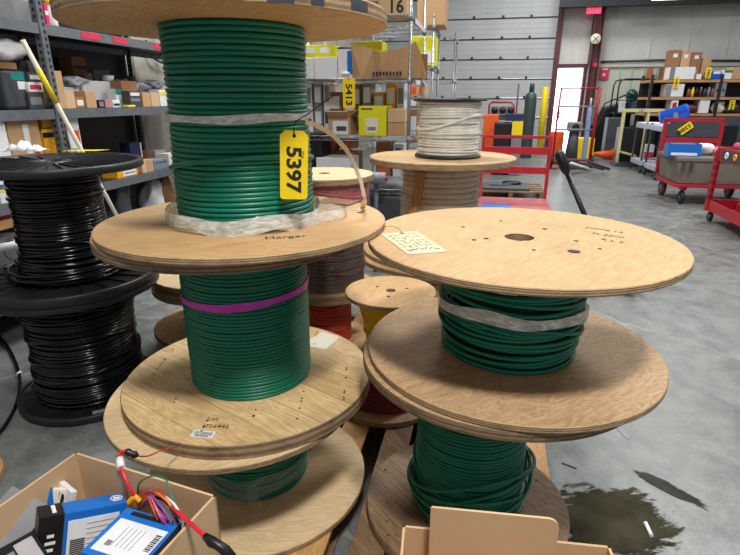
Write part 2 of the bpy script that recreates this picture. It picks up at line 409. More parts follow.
# roof girder that closes the picture at the top right
BZ = onb(660, 5, FB-.6)[2]
m = MB(); m.box((8, FB-.6, BZ+.02), (12.6, .3, .04)); m.box((8, FB-.6, BZ+.3), (12.6, .03, .6)); m.box((8, FB-.6, BZ+.58), (12.6, .3, .04))
o = m.build('trim_2', [DSTEEL]); o.rotation_euler = (0, 0, RZ); struct(o)
m = MB()
for a in (CA,):
    m.box((a-.11, FB-.25, HT/2), (.025, .35, HT)); m.box((a+.11, FB-.25, HT/2), (.025, .35, HT)); m.box((a, FB-.25, HT/2), (.22, .03, HT))
o = m.build('trim_3', [MAROON]); o.rotation_euler = (0, 0, RZ); struct(o)
m = MB(); m.box((GR+.03, FB-.06, HT/2), (.13, .14, HT)); m.box((DL-.05, FB-.04, DT/2), (.09, .1, DT)); m.box((DR+.04, FB-.04, DT/2), (.08, .1, DT)); m.box(((DL+DR)/2, FB-.04, DT+.05), (DR-DL+.2, .1, .1))
o = m.build('trim_4', [MAROON]); o.rotation_euler = (0, 0, RZ); struct(o)
m = MB(); m.box((5.2, 6.3, HT+.06), (18, 21, .12)); o = m.build('ceiling', [WALL]); o.rotation_euler = (0, 0, RZ); struct(o)
# glowing backdrop added as the daylight outside the open side door
o = MB().box(((DL+DR)/2, FB+1.2, 1.6), (3.6, .02, 3.4)).build('daylight_backdrop', DAY); o.rotation_euler = (0, 0, RZ); struct(o)
# sectional garage door: one thing, a section per part
zs = [onb(500, v, FB)[2] for v in (98, 79, 59, 39, 18)]; st = (zs[4]-zs[0])/4
rt = thing('door_1', 'white sectional garage door with ribbed panels and black hinges', 'garage door', W(0, FB+.02), RZ); struct(rt); del rt['label'], rt['category']
for k in range(-4, 7):
    z0 = zs[0]+k*st
    if z0+st < 0: continue
    z0c = max(z0, 0)
    m = MB(); m.box(((GL+GR)/2, 0, (z0c+z0+st)/2), (GR-GL, .05, z0+st-z0c-.012))
    for q in (.25, .5, .75):
        zz = z0+st*q
        if zz > .05: m.box(((GL+GR)/2, -.028, zz), (GR-GL, .006, .03))
    m.box(((GL+GR)/2, -.03, z0+st-.014), (GR-GL, .02, .028), 1)
    for a in (-2.9, -2.1, -1.3, -.5, .3, 1.05):
        if z0 > -.1: m.box((a, -.05, z0+st+.025), (.06, .03, .07), 1)
    m.build('door_section', [GARAGE, DSTEEL], rt)

# ------------------------------------------------------------------ cable reels of the two front stacks
# left stack, from the floor up
def pallet(a0, a1, b0, b1, label, z=.12):
    p = thing('pallet', label, 'pallet', W((a0+a1)/2, (b0+b1)/2), RZ); w = a1-a0; d = b1-b0
    for y in (-d/2+.02, 0, d/2-.02): MB().box((0, y, z*.4+.008), (w, .04, z*.8-.016)).build('stringer', PLANK_B, p, bevel=.002)
    for i in range(5):
        x = -w/2+.06+i*(w-.12)/4
        MB().box((x, 0, z-.009), (.11, d, .018)).build('deck_board', PLANK_C if i == 4 else PLANK_B, p, bevel=.002)
    for x in (-w/2+.05, 0, w/2-.05): MB().box((x, 0, .008), (.09, d, .016)).build('bottom_board', PLANK_B, p, bevel=.002)
    return p
pallet(-1.1, -.395, .95, 2.0, 'orange-brown wooden pallet under the left stack of green cable reels')
pallet(-.33, .33, .98, 2.02, 'wooden pallet under the right stack of green cable reels')

def reel(name, label, group, x, y, z0, z1, Rb, tb, Rt, tt, mats, rot=(0, 0), offb=(0, 0), offt=(0, 0), nb=0, ntp=0, hole=.035):
    r = thing(name, label, 'cable reel', (x, y, z0), 0, group)
    flange('bottom_flange', r, Rb, 0, tb, mats[0], mats[1], hole, rot[0], offb, nb)
    flange('top_flange', r, Rt, z1-z0-tt, tt, mats[2], mats[3], hole, rot[1], offt, ntp)
    return r
G1 = 'wooden reels of green cable'
# reel C, on the pallet
LX, LY = -.401, 1.658
rc_ = reel('cable_reel', 'green cable reel at the bottom of the left stack, sitting on the pallet', G1, -.42, 1.60, .12, .495, .40, .02, .418, .02,
           (PLY_D, RIM_A, PLY_D, RIM_A), (0, .6), (0, 0), (-.044, -.016))
coil('cable_winding', rc_, .185, .021, .354, .0125, GREEN, GREEND, .5, off=(0, .02), stray=2, seg=80)
band('stretch_film', rc_, .195, .09, .07, FILMC, .01, 1, off=(0, .02), wob=.008)
MB().ribbon([(.02, -.17, .10), (.03, -.20, .06), (.05, -.23, .026), (.02, -.28, .024), (-.02, -.31, .03)], (.03, .03, 0)).build('film_tail', FILMC, rc_)
# reel B
rb_ = reel('cable_reel', 'middle reel of the left stack, green cable held by a purple tape band', G1, -.415, 1.635, .495, 1.062, .42, .045, .425, .03,
           (PLANK_A, RIM_B, PLY_C, RIM_D), (0, 1), (-.005, -.01), (-.021, .02), nb=90, ntp=0)
coil('cable_winding', rb_, .205, .046, .536, .0118, GREEN, GREEND, .1, off=(0, 0), seg=96)
band('purple_tape', rb_, .2075, .368, .023, PINK, .012, 1.4, wob=.001)
# reel A
ra_ = reel('cable_reel', 'topmost reel of the left stack, tall green cable winding above a plywood disc', G1, LX, LY, 1.062, 1.68, .45, .02, .45, .037,
           (PLY_A, RIM_A, PLY_B, rim('osb_edge', (190, 160, 124), (140, 112, 84), 60, .5)), (0, 2.2), nb=0)
coil('cable_winding', ra_, .213, .021, .580, .0148, GREEN, GREEND, .1, prof=lambda t: .2125-.006*t+.002*math.sin(t*7), off=(.006, 0), seg=96, stray=1)
for a0_, a1_ in ((-1.38, -1.27), (-1.16, -1.02), (-.93, -.85), (-.66, -.5)):
    band('stencil_mark', ra_, .4503, .6015, .030, GREYD, a0=a0_, a1=a1_, n=8, wob=0, th=.0005)
band('film_band', ra_, .2145, .34, .022, FILM, .006, .4, off=(.006, 0), wob=.002)
band('film_sleeve', ra_, .236, .046, .045, FILM, .0, 1, wob=.01, n=140)
MB().ribbon([(.238*math.cos(t), .238*math.sin(t), .05+.02*math.sin(t*3)) for t in [R(q) for q in range(-70, -18, 6)]] +
            [(.27, -.06, .04), (.31, -.02, .036), (.325, .03, .036), (.29, .06, .038), (.25, .07, .045), (.225, .06, .06)], (0, 0, .032)).build('film_tail', FILM, ra_)
# right stack
RX, RY = .444, 1.502
rr_ = reel('cable_reel', 'green cable reel at the bottom of the right stack, on old grey planks', G1, .40, 1.475, .12, .69, .335, .04, .428, .03,
           (PLANK_B, RIM_B, PLY_C, RIM_D), (0, .4), (-.075, -.045), (.006, .012), nb=60)
coil('cable_winding', rr_, .172, .041, .539, .0116, GREEN, GREEND, .15, off=(-.07, -.03), seg=88, prof=lambda t: .172+.006*math.sin(t*5))
m = MB()
for i, (A_, rad, ph_, zc) in enumerate([(.035, .182, .3, .20), (.05, .186, 1.9, .17), (.04, .19, 3.2, .13), (.075, .200, 2.6, .18), (.03, .19, 4.4, .10), (.055, .196, .9, .14)]):
    m.tube([(rad*math.cos(t)*(1+.05*math.sin(t+ph_)), rad*math.sin(t)*(1+.04*math.sin(2*t)), max(zc+A_*math.sin(t+ph_)+.008*math.sin(3*t), .048)) for t in [2*PI*k/90 for k in range(90)]], .0062, 7, closed=True)
m.build('loose_turns', GREEN, rr_, (-.07, -.03, 0))
rt_ = reel('cable_reel', 'topmost reel of the right stack, short green winding under a big bare plywood disc', G1, RX, RY, .69, 1.06, .45, .02, .45, .02,
           (PLY_C, RIM_A, PLY_A, RIM_A), (.5, .8), hole=.043)
coil('cable_winding', rt_, .205, .021, .349, .0122, GREEN, GREEND, .6, off=(-.008, 0), stray=4, seg=96, tilt=.012, prof=lambda t: .205+.009*math.sin(t*PI))
band('film_band', rt_, .222, .165, .034, FILM, .024, 3.6, off=(-.008, 0), wob=.006)
band('film_patch', rt_, .222, .275, .026, FILM, .01, 4.6, off=(-.008, 0), wob=.002, a0=R(195), a1=R(258), n=24)
# holes, bolts and a knot on the big disc
T1 = 1.06
for (u, v, q) in [(463, 227, .006), (474, 240, .007), (486, 238.6, .008), (534, 250, .006), (544.6, 229, .008), (576, 241, .007), (501, 221, .006), (600, 249, .005)]:
    p = onz(u, v, T1)
    MB().lathe([(.0001, 0), (q, 0), (q, .0012), (.0001, .0016)], 14, closed=False).build('bolt_head', DSTEEL, rt_, (p.x-RX, p.y-RY, T1-.69-.0002))
p = onz(574, 251.5, T1); MB().lathe([(.0001, 0), (.017, 0), (.017, .0008), (.0001, .0008)], 24, closed=False).build('drive_hole', INK, rt_, (p.x-RX, p.y-RY, T1-.69-.0002))
for i in range(3):
    p = onz(604+i*4, 230+i*5.5, T1)
    text('handwriting', ['HDPE 14', 'Ft 2000', 'R L S'][i], .03, INK, rt_, (p.x-RX, p.y-RY, T1-.69+.0002), (0, 0, R(-38)), .0002)
# handwriting and the barcode sticker on the left stack
p = onz(286, 237, 1.082); text('handwriting', 'Harger', .042, INK, ra_, (p.x-LX, p.y-LY, 1.0823-1.062), (0, 0, R(14)), .0002)
p = onz(213, 419, .54); text('handwriting', 'Lot', .026, INK, rb_, (p.x+.415, p.y-1.635, .0453), (0, 0, R(-4)), .0002)
p = onz(217, 426.5, .54); text('handwriting', '756442', .024, INK, rb_, (p.x+.415, p.y-1.635, .0455), (0, 0, R(-2)), .0002)
p = onz(203, 434, .54); m = MB(); m.box((0, 0, .0004), (.066, .03, .0008), 0)
for k in range(22): m.box((-.028+k*.0026+random.uniform(0, .0006), .001, .001), (random.choice([.0007, .0013]), .016, .0004), 1)
m.box((0, -.0105, .001), (.04, .003, .0004), 1); m.build('barcode_sticker', [WHITE, INK], rb_, (p.x+.415, p.y-1.635, .045), (0, 0, R(-8)))
# shipping paper stapled to the plank disc, right behind the coil
p = onz(322, 340, .54); m = MB(); m.prism([(-.06, -.07), (.05, -.07), (.055, .05), (-.03, .07)], 0, .0008)
tag(m.build('paper_sheet', PAPER, None, (p.x, p.y, .5402), (0, 0, R(-20))), 'crumpled pale paper lying behind the purple-banded green coil', 'paper')

# yellow number tags
def numtag(loc, rz, num, label, w, h, tie):
    t = thing('number_tag', label, 'tag', loc, rz)
    c = .006
    poly = [(-w/2+c, -h/2), (w/2-c, -h/2), (w/2, -h/2+c), (w/2, h/2-c*2.2), (w/2-c*2.2, h/2), (-w/2+c*2.2, h/2), (-w/2, h/2-c*2.2), (-w/2, -h/2+c)]
    o = MB().prism(poly, -.0009, .0009).build('tag_plate', YEL, t, (0, 0, 0), (PI/2, 0, 0))
    text('tag_number', num, w*.72, INK, t, (-w*.03, -.0012, -h*.06), (PI/2, PI/2, 0), .0003, bold=w*.024, xs=1.15)
    MB().lathe([(.0001, 0), (.005, 0), (.005, .0006), (.0001, .0006)], 12, closed=False).build('eyelet', INK, t, (0, -.0008, h/2-.014), (PI/2, 0, 0))
    MB().tube(tie, .0016, 6).build('cable_tie', BLACK, t)
    return t
p = ony(294, 165.5, 1.452)
t = numtag(p, R(12), '5397', 'yellow tag with black number 5397 zip-tied to the tall green coil', .076, .186,
           [(0, -.003, .084), (-.002, -.006, .092), (.0, .0, .105), (.004, .012, .115), (.035, .012, .135), (.075, .01, .165), (.115, .01, .195)])
t.rotation_euler = (0, R(3), R(12))
text('printed_word', 'TEA', .012, INK, t, (.022, -.0012, .03), (PI/2, PI/2, 0), .0003)

# paper tag on the big disc
A_, B_, C_, D_ = [onz(u, v, T1) for u, v in ((380, 234), (417, 231.5), (448, 252), (408, 255))]
ct = (A_+B_+C_+D_)/4
t = thing('paper_tag', 'cream paper tag with handwriting wired to the big plywood disc', 'tag', (ct.x, ct.y, T1))
q = [(k.x-ct.x, k.y-ct.y) for k in (D_, C_, B_, A_)]
MB().prism(q, .0003, .0016).build('tag_sheet', plain('manila', (204, 192, 158), .7, 0, .03), t)
ang = math.atan2((C_-D_).y, (C_-D_).x)
m = MB(); ex = (B_-A_); ey = (D_-A_); o0 = A_-ct
BLUINK = plain('blue_ink', (90, 100, 170), .7)
for row in range(5):
    for k in range(6):
        s0 = o0+ex*(.12+.13*k)+ey*(.15+.13*row); s1 = s0+ex*.075+ey*random.uniform(-.06, .06); s2 = s0+ex*.04+ey*random.uniform(-.08, .08)
        m.tube([(s0.x, s0.y, .0018), (s2.x, s2.y, .0019), (s1.x, s1.y, .0018)], .0007, 4)
m.build('handwriting', INK, t)
m = MB()
for k in range(7):
    s0 = o0+ex*(.1+.11*k)+ey*.84; s1 = s0+ex*.1+ey*random.uniform(-.08, .08); m.tube([(s0.x, s0.y, .0018), (s1.x, s1.y, .0018)], .0016, 4)
m.build('stamp', BLUINK, t)
e = o0+ex*.55+ey*.06
MB().lathe([(.003, .0016), (.007, .0016), (.007, .0022), (.003, .0022)], 16).build('eyelet', BROWN, t, (e.x, e.y, 0))
MB().tube([(e.x, e.y, .0025), (e.x-.01, e.y+.02, .012), (e.x-.03, e.y+.05, .012), (e.x-.06, e.y+.075, .003)], .0007, 5).build('tag_wire', DSTEEL, t)

# white strap curving from the tall coil down to the disc
pts = [ony(u, v, Y) for u, v, Y in ((300, 121, 1.60), (316, 125, 1.66), (332, 134, 1.70), (346, 149, 1.72), (355, 166, 1.72), (361, 182, 1.71), (364.5, 198, 1.70))]
pts.append(onz(363, 207.5, 1.086)); pts.append(onz(359, 212, 1.085))
fine = []
for i in range(len(pts)-1):
    for k in range(4): fine.append(pts[i].lerp(pts[i+1], k/4))
fine.append(pts[-1])
tag(MB().ribbon(fine, [Vector((.010, -.004, .012)) if i < len(fine)*.75 else Vector((.018, .002, .003)) for i in range(len(fine))], .001).build('plastic_strap', CRMC), 'cream plastic strap curving from the tall green coil to the plywood disc', 'strap')
p = onz(338, 203, 1.08); MB().box((0, 0, .003), (.14, .09, .006), rot=(0, 0, R(-28))).build('cardboard_scrap', CARDD, ra_, (p.x-LX, p.y-LY, .02))

# ------------------------------------------------------------------ reels behind
def smallreel(label, x, y, z0, z1, Rb, tb, Rt, tt, r, pitch, cm, mats=(PLY_B, RIM_A, PLY_B, RIM_A), jit=.3, stray=1, hole=.03, group='wooden reels in the back stacks', prof=None, wrap=None, name='cable_reel', rot=(0, 1)):
    q = reel(name, label, group, x, y, z0, z1, Rb, tb, Rt, tt, mats, rot, hole=hole)
    coil('cable_winding', q, r, tb+.001, z1-z0-tt-.001, pitch, cm, cm, jit, stray=stray, seg=56, prof=prof)
    if wrap: 
        m = MB(); n = 60; k = 14; h = z1-z0-tt-tb-.004; vs = []
        for i in range(k):
            for j in range(n):
                th = 2*PI*j/n; rr = r+.006+random.uniform(0, .008); vs.append((rr*math.cos(th), rr*math.sin(th), tb+.002+h*i/(k-1)))
        m.add(vs, [(i*n+j, i*n+(j+1) % n, (i+1)*n+(j+1) % n, (i+1)*n+j) for i in range(k-1) for j in range(n)], 0, True)
        m.build('plastic_wrap', wrap, q)
    return q
# centre-left column behind the left stack (red / brown in film / red)
cx, cy = -.236, 2.75
p1 = pallet(-1.56, -.62, 2.2, 3.1, 'wooden pallet behind the left stack carrying the red and brown reels')
smallreel('bottom reel of the middle column, red cable half hidden behind the plank disc', cx, cy, .12, .46, .25, .02, .25, .03, .13, .012, ORNC)
smallreel('reel of brown cable wrapped in shiny film below the raised plywood disc', cx, cy, .46, .80, .25, .02, .24, .02, .205, .014, BRNC, wrap=FILMB)
smallreel('red cable reel with round pale top on the column behind the tall green coil', cx+.0, cy-.02, .80, 1.083, .24, .02, .255, .03, .225, .013, REDC, mats=(PLY_B, RIM_A, PLY_D, RIM_A), wrap=FILMC)
# yellow on dark red
cx, cy = .091, 2.135
smallreel('dark red cable reel low down between the two front stacks', cx-.02, cy, .12, .36, .25, .025, .2, .02, .19, .011, MARC, mats=(PLY_C, RIM_A, PLY_C, RIM_A))
y_ = smallreel('yellow cable reel with small pale plywood top between the two front stacks', cx, cy, .36, .655, .18, .02, .2, .018, .10, .010, YELC, mats=(PLY_B, RIM_A, PLY_A, RIM_A), prof=lambda t: .108+.05*t*t, hole=.022)
for k in range(3):
    a = R(20+k*120); MB().lathe([(.0001, 0), (.007, 0), (.007, .001), (.0001, .0015)], 12, closed=False).build('bolt_head', DSTEEL, y_, (.075*math.cos(a), .075*math.sin(a), .2948))
tag(MB().box((0, 0, .055), (.44, .40, .11)).build('wooden_block', PLANK_C, None, W(-.35, 2.24, .005), (0, 0, RZ)), 'low wooden block under the dark red reel', 'wooden block')
# far-left column behind the black reels
cx, cy = -.95, 2.95
smallreel('low reel with white-wrapped winding behind the black reels', cx, cy, .12, .41, .36, .03, .34, .025, .165, .016, WHTC, mats=(PLANK_A, RIM_B, PLY_B, RIM_A), wrap=FILMC)
smallreel('wooden reel with pale top tucked behind the left green stack and black reels', cx, cy, .41, .48, .33, .02, .33, .03, .15, .012, TANC, mats=(PLY_D, RIM_A, PLY_D, RIM_A), stray=0)
# cream column behind the right stack
cx, cy = .427, 3.157
smallreel('pale wooden reel lowest in the column behind the right stack', cx, cy, .0, .545, .28, .03, .51, .03, .22, .02, TANC, mats=(PLY_B, RIM_A, PLY_A, RIM_B))
tn = smallreel('wooden reel of tan cable in clear film carrying the white cable reel', cx, cy, .545, 1.126, .47, .025, .43, .035, .232, .03, TANC, mats=(PLY_A, RIM_A, planks('top_planks', (206, 178, 132), (170, 140, 98), .13, R(70), 2), RIM_A), wrap=FILMC, jit=.1)
MB().box((-.17, -.18, .27), (.05, .02, .49), rot=(0, R(8), R(-30))).build('side_batten', PLANK_C, tn)
# white cable on a black plastic reel standing on it
w_ = thing('cable_reel', 'white cable reel wrapped in film with thin black plastic flanges', 'cable reel', (cx+.03, cy-.02, 1.126))
MB().lathe([(.02, 0), (.188, 0), (.193, .004), (.193, .012), (.188, .016), (.02, .016)], 72).build('bottom_flange', BLKP, w_)
MB().lathe([(.02, 0), (.206, 0), (.209, .004), (.209, .01), (.204, .014), (.02, .014)], 72).build('top_flange', BLKP, w_, (0, 0, .310))
coil('cable_winding', w_, .178, .017, .309, .0155, WHTC, WHTC, .3, stray=2, seg=72)
m = MB(); n = 64; k = 14; vs = []
for i in range(k):
    for j in range(n):
        th = 2*PI*j/n; rr = .183+random.uniform(0, .007); vs.append((rr*math.cos(th), rr*math.sin(th), .018+.290*i/(k-1)))
m.add(vs, [(i*n+j, i*n+(j+1) % n, (i+1)*n+(j+1) % n, (i+1)*n+j) for i in range(k-1) for j in range(n)], 0, True); m.build('plastic_wrap', FILMC, w_)

# black plastic reels on the left
def blackflange(name, parent, Rr, z, th, up=True, ribs=24):
    m = MB(); m.lathe([(.05, 0), (Rr-.006, 0), (Rr, .006), (Rr, th-.004), (Rr-.004, th), (Rr-.022, th), (Rr-.026, th-.012), (.09, th-.012), (.085, th), (.05, th)], 96)
    for k in range(ribs):
        a = 2*PI*k/ribs; rm = (.09+Rr-.026)/2
        m.box((rm*math.cos(a), rm*math.sin(a), th-.0075), (Rr-.03-.09, .006, .011), rot=(0, 0, a))
    return m.build(name, [BLKP], parent, (0, 0, z))
bx, by = -1.45, 2.40
b1 = thing('cable_reel', 'lower black cable reel standing on the floor at left', 'cable reel', (bx-.0, by, 0), .3, 'black plastic cable reels')
blackflange('bottom_flange', b1, .34, 0, .04); blackflange('top_flange', b1, .39, .58, .035)
coil('cable_winding', b1, .245, .041, .579, .0135, BLACKC, BLKP, .45, stray=8, seg=80, prof=lambda t: .247+.006*math.sin(t*9))
MB().box((.10, -.295, .0405), (.11, .03, .001), rot=(0, 0, R(12))).build('shipping_label', GREY, b1)
b2 = thing('cable_reel', 'upper black cable reel with a yellow sheet on top', 'cable reel', (bx+.0, by, .615), .9, 'black plastic cable reels')
blackflange('bottom_flange', b2, .40, 0, .045); blackflange('top_flange', b2, .39, .534, .035, ribs=28)
coil('cable_winding', b2, .195, .046, .533, .0135, BLACKC, BLKP, .35, stray=5, seg=80, prof=lambda t: .192+.045*max(0, .25-t)/.25)
m = MB()
for i, (rad, ph_) in enumerate([(.245, 0), (.255, 1.3), (.25, 2.6)]):
    m.tube([(rad*math.cos(t), rad*math.sin(t), .066+i*.014+.010*math.sin(t+ph_)) for t in [2*PI*k/70 for k in range(70)]], .007, 6, closed=True)
m.build('loose_turns', BLACKC, b2)
p = onz(83, 150.5, 1.184)
m = MB(); m.prism([(-.10, -.03), (.08, -.045), (.13, .02), (-.03, .035)], 0, .0012); tag(m.build('yellow_sheet', YEL, None, (p.x, p.y, 1.1845), (0, 0, R(8))), 'yellow sheet lying on the upper black reel', 'sheet')
p = onz(24, 151.5, 1.184); m = MB(); n = 18; vs = []; fs = []
for i in range(n):
    for j in range(8):
        x = -.11+.22*i/(n-1); y = -.05+.1*j/7; e = max(0, 1-(x/.12)**2)*max(0, 1-(y/.055)**2)
        vs.append((x, y+random.uniform(-.008, .008), .003+e*random.uniform(.015, .06)))
for i in range(n-1):
    for j in range(7): a = i*8+j; fs.append((a, a+8, a+9, a+1))
m.add(vs, fs, 0, True); o = m.build('crumpled_tissue', WHITE, None, (p.x, p.y, 1.184), (0, 0, .1)); sd = o.modifiers.new('s', 'SOLIDIFY'); sd.thickness = .002
tag(o, 'crumpled white tissue lying on the upper black reel', 'tissue')
pa_ = onz(69, 149, 1.184); tag(MB().tube([(0, 0, 0), (-.002, .0, .07), (.003, .0, .13)], .004, 6).build('cable_end', BLACKC, None, (pa_.x, pa_.y, 1.1845)), 'black cable end sticking up from the upper black reel', 'cable')
# loose black cable on the floor at the far left
pts = [onz(u, v, .012) for u, v in ((-4, 332), (8, 347), (17, 366), (20, 384), (16, 404), (6, 424), (-8, 440), (-28, 450))]
m = MB(); fine = []
for i in range(len(pts)-1):
    for k in range(5):
        t = k/5; P0 = pts[max(i-1, 0)]; P1 = pts[i]; P2 = pts[i+1]; P3 = pts[min(i+2, len(pts)-1)]
        fine.append(.5*((2*P1)+(P2-P0)*t+(2*P0-5*P1+4*P2-P3)*t*t+(3*P1-P0-3*P2+P3)*t**3))
m.tube(fine, .008, 8); lc = m.build('loose_cable', BLACKC); tag(lc, 'loop of black cable on the floor left of the black reels', 'cable')
p = onz(18.5, 372, .02); MB().cyl((p.x, p.y+.012, .012), (p.x+.004, p.y-.022, .012), .0095, n=12).build('white_marker', WHITE, lc)
# edge of a wooden reel at the far left
q = onz(-52, 478, .045); lr = thing('cable_reel', 'small wooden reel cut by the left picture edge', 'cable reel', (q.x, q.y, 0))
flange('bottom_flange', lr, .18, 0, .03, PLY_A, RIM_A); coil('cable_winding', lr, .09, .031, .09, .012, BLACKC, BLKP, .2); flange('top_flange', lr, .16, .09, .02, PLY_A, RIM_A)

# ------------------------------------------------------------------ marks on the floor
p = onz(612, 520)
tag(MB().box((0, 0, .0006), (.62, .48, .0012)).build('puddle', WET, None, (p.x, p.y, .0003), (0, 0, .2)), 'dark oily puddle on the grey floor at bottom right', 'puddle')
p = onz(668, 488)
tag(MB().box((0, 0, .0004), (.36, .12, .0008)).build('oil_streak', WET2, None, (p.x, p.y, .0003), (0, 0, R(-50))), 'thin dark oil streak above and right of the puddle', 'stain')
p = onz(648, 531); tag(MB().tube([(0, -.03, 0), (0, .03, 0)], .007, 10).build('cigarette_butt', WHITE, None, (p.x, p.y, .0085), (0, 0, R(-8))), 'white cigarette-like paper roll beside the puddle', 'litter')
for u, v, l, w, a, mt, lab in [(569, 466, .06, .008, -35, INK, 'short dark scrap on the floor right of the bottom reel'), (623, 433, .02, .09, 8, WHITE, 'pale scuffed paint streak on the floor below the right plywood disc')]:
    p = onz(u, v); tag(MB().box((0, 0, .001), (l, w, .002)).build('floor_scrap', mt if mt is INK else GREY, None, (p.x, p.y, .0002), (0, 0, R(a))), lab, 'litter')
# ------------------------------------------------------------------ helpers for boxes and racks standing square to the building
def bthing(name, label, cat, a, b, z, group=None, rot=0): return thing(name, label, cat, W(a, b, z), RZ+rot, group)
def carton(name, label, cat, a, b, z, w, d, h, mat, patch=None, rot=0, group=None, bevel=.004, flaps=False, cattape=True, txt=None):
    """box whose front is turned to -b; patches are printed labels (x, z, w, h, material) on the front"""
    t = bthing(name, label, cat, a, b, z, group, rot)
    MB().box((0, 0, h/2), (w, d, h)).build('box_body', mat, t, bevel=min(bevel, h*.2, w*.2))
    for (px, pz_, pw, ph, pm) in (patch or []):
        MB().box((px*w, -d/2-.0008, pz_*h), (pw*w, .0016, ph*h)).build('box_label', pm, t)
    if flaps:
        MB().box((0, -d/2-.045, h+.02), (w*.98, .10, .005), rot=(R(-24), 0, 0)).build('box_flap', mat, t)
        MB().box((w/2+.035, 0, h+.03), (.09, d*.96, .005), rot=(0, R(-35), 0)).build('box_flap', mat, t)
    if txt: text('printed_number', txt[0], txt[1], INK, t, (txt[2]*w, -d/2-.001, txt[3]*h), (PI/2, 0, 0), .0004, bold=txt[1]*.02)
    return t
def wf(name, label, cat, u0, v0, u1, b, z, depth, mat, **k):
    """same, its front rectangle seen between pixel columns u0 and u1 and up to v0, standing on z"""
    a0 = onb(u0, v0, b)[0]; a1 = onb(u1, v0, b)[0]; h = onb((u0+u1)/2, v0, b)[2]-z
    return carton(name, label, cat, (a0+a1)/2, b+depth/2, z, a1-a0, depth, max(h, .02), mat, **k)
def lf(name, label, cat, u0, v0, u1, z, depth, mat, a=-2.73, patch=None, bevel=.003, back=0):
    """box on the left rack, its front turned to +a"""
    a -= back; vm = v0+5
    b0 = ona(u0, vm, a)[1]; b1 = ona(u1, vm, a)[1]; h = max(ona((u0+u1)/2, v0, a)[2]-z, .02)
    t = thing(name, label, cat, W(a-depth/2, (b0+b1)/2, z), RZ+PI/2); w = b1-b0
    MB().box((0, 0, h/2), (w, depth, h)).build('box_body', mat, t, bevel=bevel)
    for (px, pz_, pw, ph, pm) in (patch or []):
        MB().box((px*w, -depth/2-.0008, pz_*h), (pw*w, .0016, ph*h)).build('box_label', pm, t)
    return t
def bag(name, label, cat, loc, sx, sy, sz, mat, rz=0, seed=0, amp=.18):
    """crumpled bag: a lumpy closed surface resting on its base"""
    rnd = random.Random(seed); m = MB(); nu, nv = 18, 10; vs = []; ph = [rnd.uniform(0, 6) for _ in range(6)]
    for j in range(nv+1):
        t = PI*j/nv
        for i in range(nu):
            p = 2*PI*i/nu; q = 1+amp*math.sin(3*p+ph[0]+2*t)+amp*.7*math.sin(5*p+ph[1]-3*t)+rnd.uniform(-amp, amp)*.5
            cx_, cy_ = math.cos(p), math.sin(p); e = .75
            vs.append((sx/2*q*abs(cx_)**e*math.copysign(1, cx_)*math.sin(t)**.6, sy/2*q*abs(cy_)**e*math.copysign(1, cy_)*math.sin(t)**.6, max(0, sz*(.5-.5*math.cos(t)*(.8+.2*q)))))
    m.add(vs, [(j*nu+i, j*nu+(i+1) % nu, (j+1)*nu+(i+1) % nu, (j+1)*nu+i) for j in range(nv) for i in range(nu)], 0, True)
    o = m.build(name, mat, None, loc, (0, 0, rz)); return tag(o, label, cat)
def wheel(name, parent, x, y, z, r, w, axis='x', mat=RUB):
    m = MB(); m.lathe([(r*.25, -w/2), (r*.85, -w/2), (r, -w*.3), (r, w*.3), (r*.85, w/2), (r*.25, w/2)], 24)
    o = m.build(name, mat, parent, (x, y, z), (0, PI/2, 0) if axis == 'x' else (PI/2, 0, 0))
    MB().lathe([(.0001, -w*.52), (r*.3, -w*.52), (r*.3, w*.52), (.0001, w*.52)], 12, closed=False).build('hub', GREY, o)
    return o

# ------------------------------------------------------------------ left rack
AF = -2.7
zt_, zm_, zl_, zb_ = 1.885, 1.385, .865, .30
BBK = ona(131, 80, AF-.6)[1]
posts_b = [1.75, 5.3]
rk = bthing('storage_rack', 'dark grey steel storage rack along the left wall with red tape on its top shelf', 'rack', AF-.3, 3.4, 0)
for a, bs in ((AF, (1.75, 3.03, 5.3)), (AF-.6, (1.75, ona(15, 20, AF-.6)[1], BBK, 5.3))):
    for b in bs:
        x = a-(AF-.3); y = b-3.4; m = MB(); s = 1 if a == AF else -1
        m.box((x-s*.002, y, 1.15), (.004, .05, 2.3)); m.box((x-s*.024, y-.025, 1.15), (.045, .004, 2.3))
        for k in range(56):
            m.box((x+s*.0004*s, y+.006, .04+k*.04), (.0052, .014, .02), 1); m.box((x-s*.024, y-.025, .04+k*.04), (.016, .0052, .02), 1)
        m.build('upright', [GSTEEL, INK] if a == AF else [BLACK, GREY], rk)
for z in (zt_, zm_, zl_, zb_):
    m = MB(); L = posts_b[-1]-posts_b[0]+.04; yc = (posts_b[-1]+posts_b[0])/2-3.4
    m.box((0, yc, z-.008), (.56, L, .016)); m.box((.285, yc, z-.03), (.02, L, .06), 1); m.box((-.285, yc, z-.03), (.02, L, .06), 1)
    m.build('shelf', [DSTEEL, GSTEEL], rk)
m = MB(); m.box((-.33, (1.75+BBK)/2-3.4, 1.1), (.006, BBK-1.75, 2.1)); m.build('dark_void_sheet', BLACK, rk)  # black sheet paints the dark void behind the near bays
m = MB(); m.box((0, 1.75-3.4-.04, 1.1), (.56, .006, 2.1)); 
for (u0, u1) in ((81, 101), (112, 127), (152, 160)):
    b0 = ona(u0, 32, AF)[1]; b1 = ona(u1, 38, AF)[1]
    MB().box((.2965, (b0+b1)/2-3.4, zt_-.028), (.002, b1-b0, .04)).build('red_tape', MAG, rk)
lf('storage_bin', 'grey plastic bin on the top left shelf', 'bin', -30, -8, 30, zt_, .4, GREY, back=.12, bevel=.02)
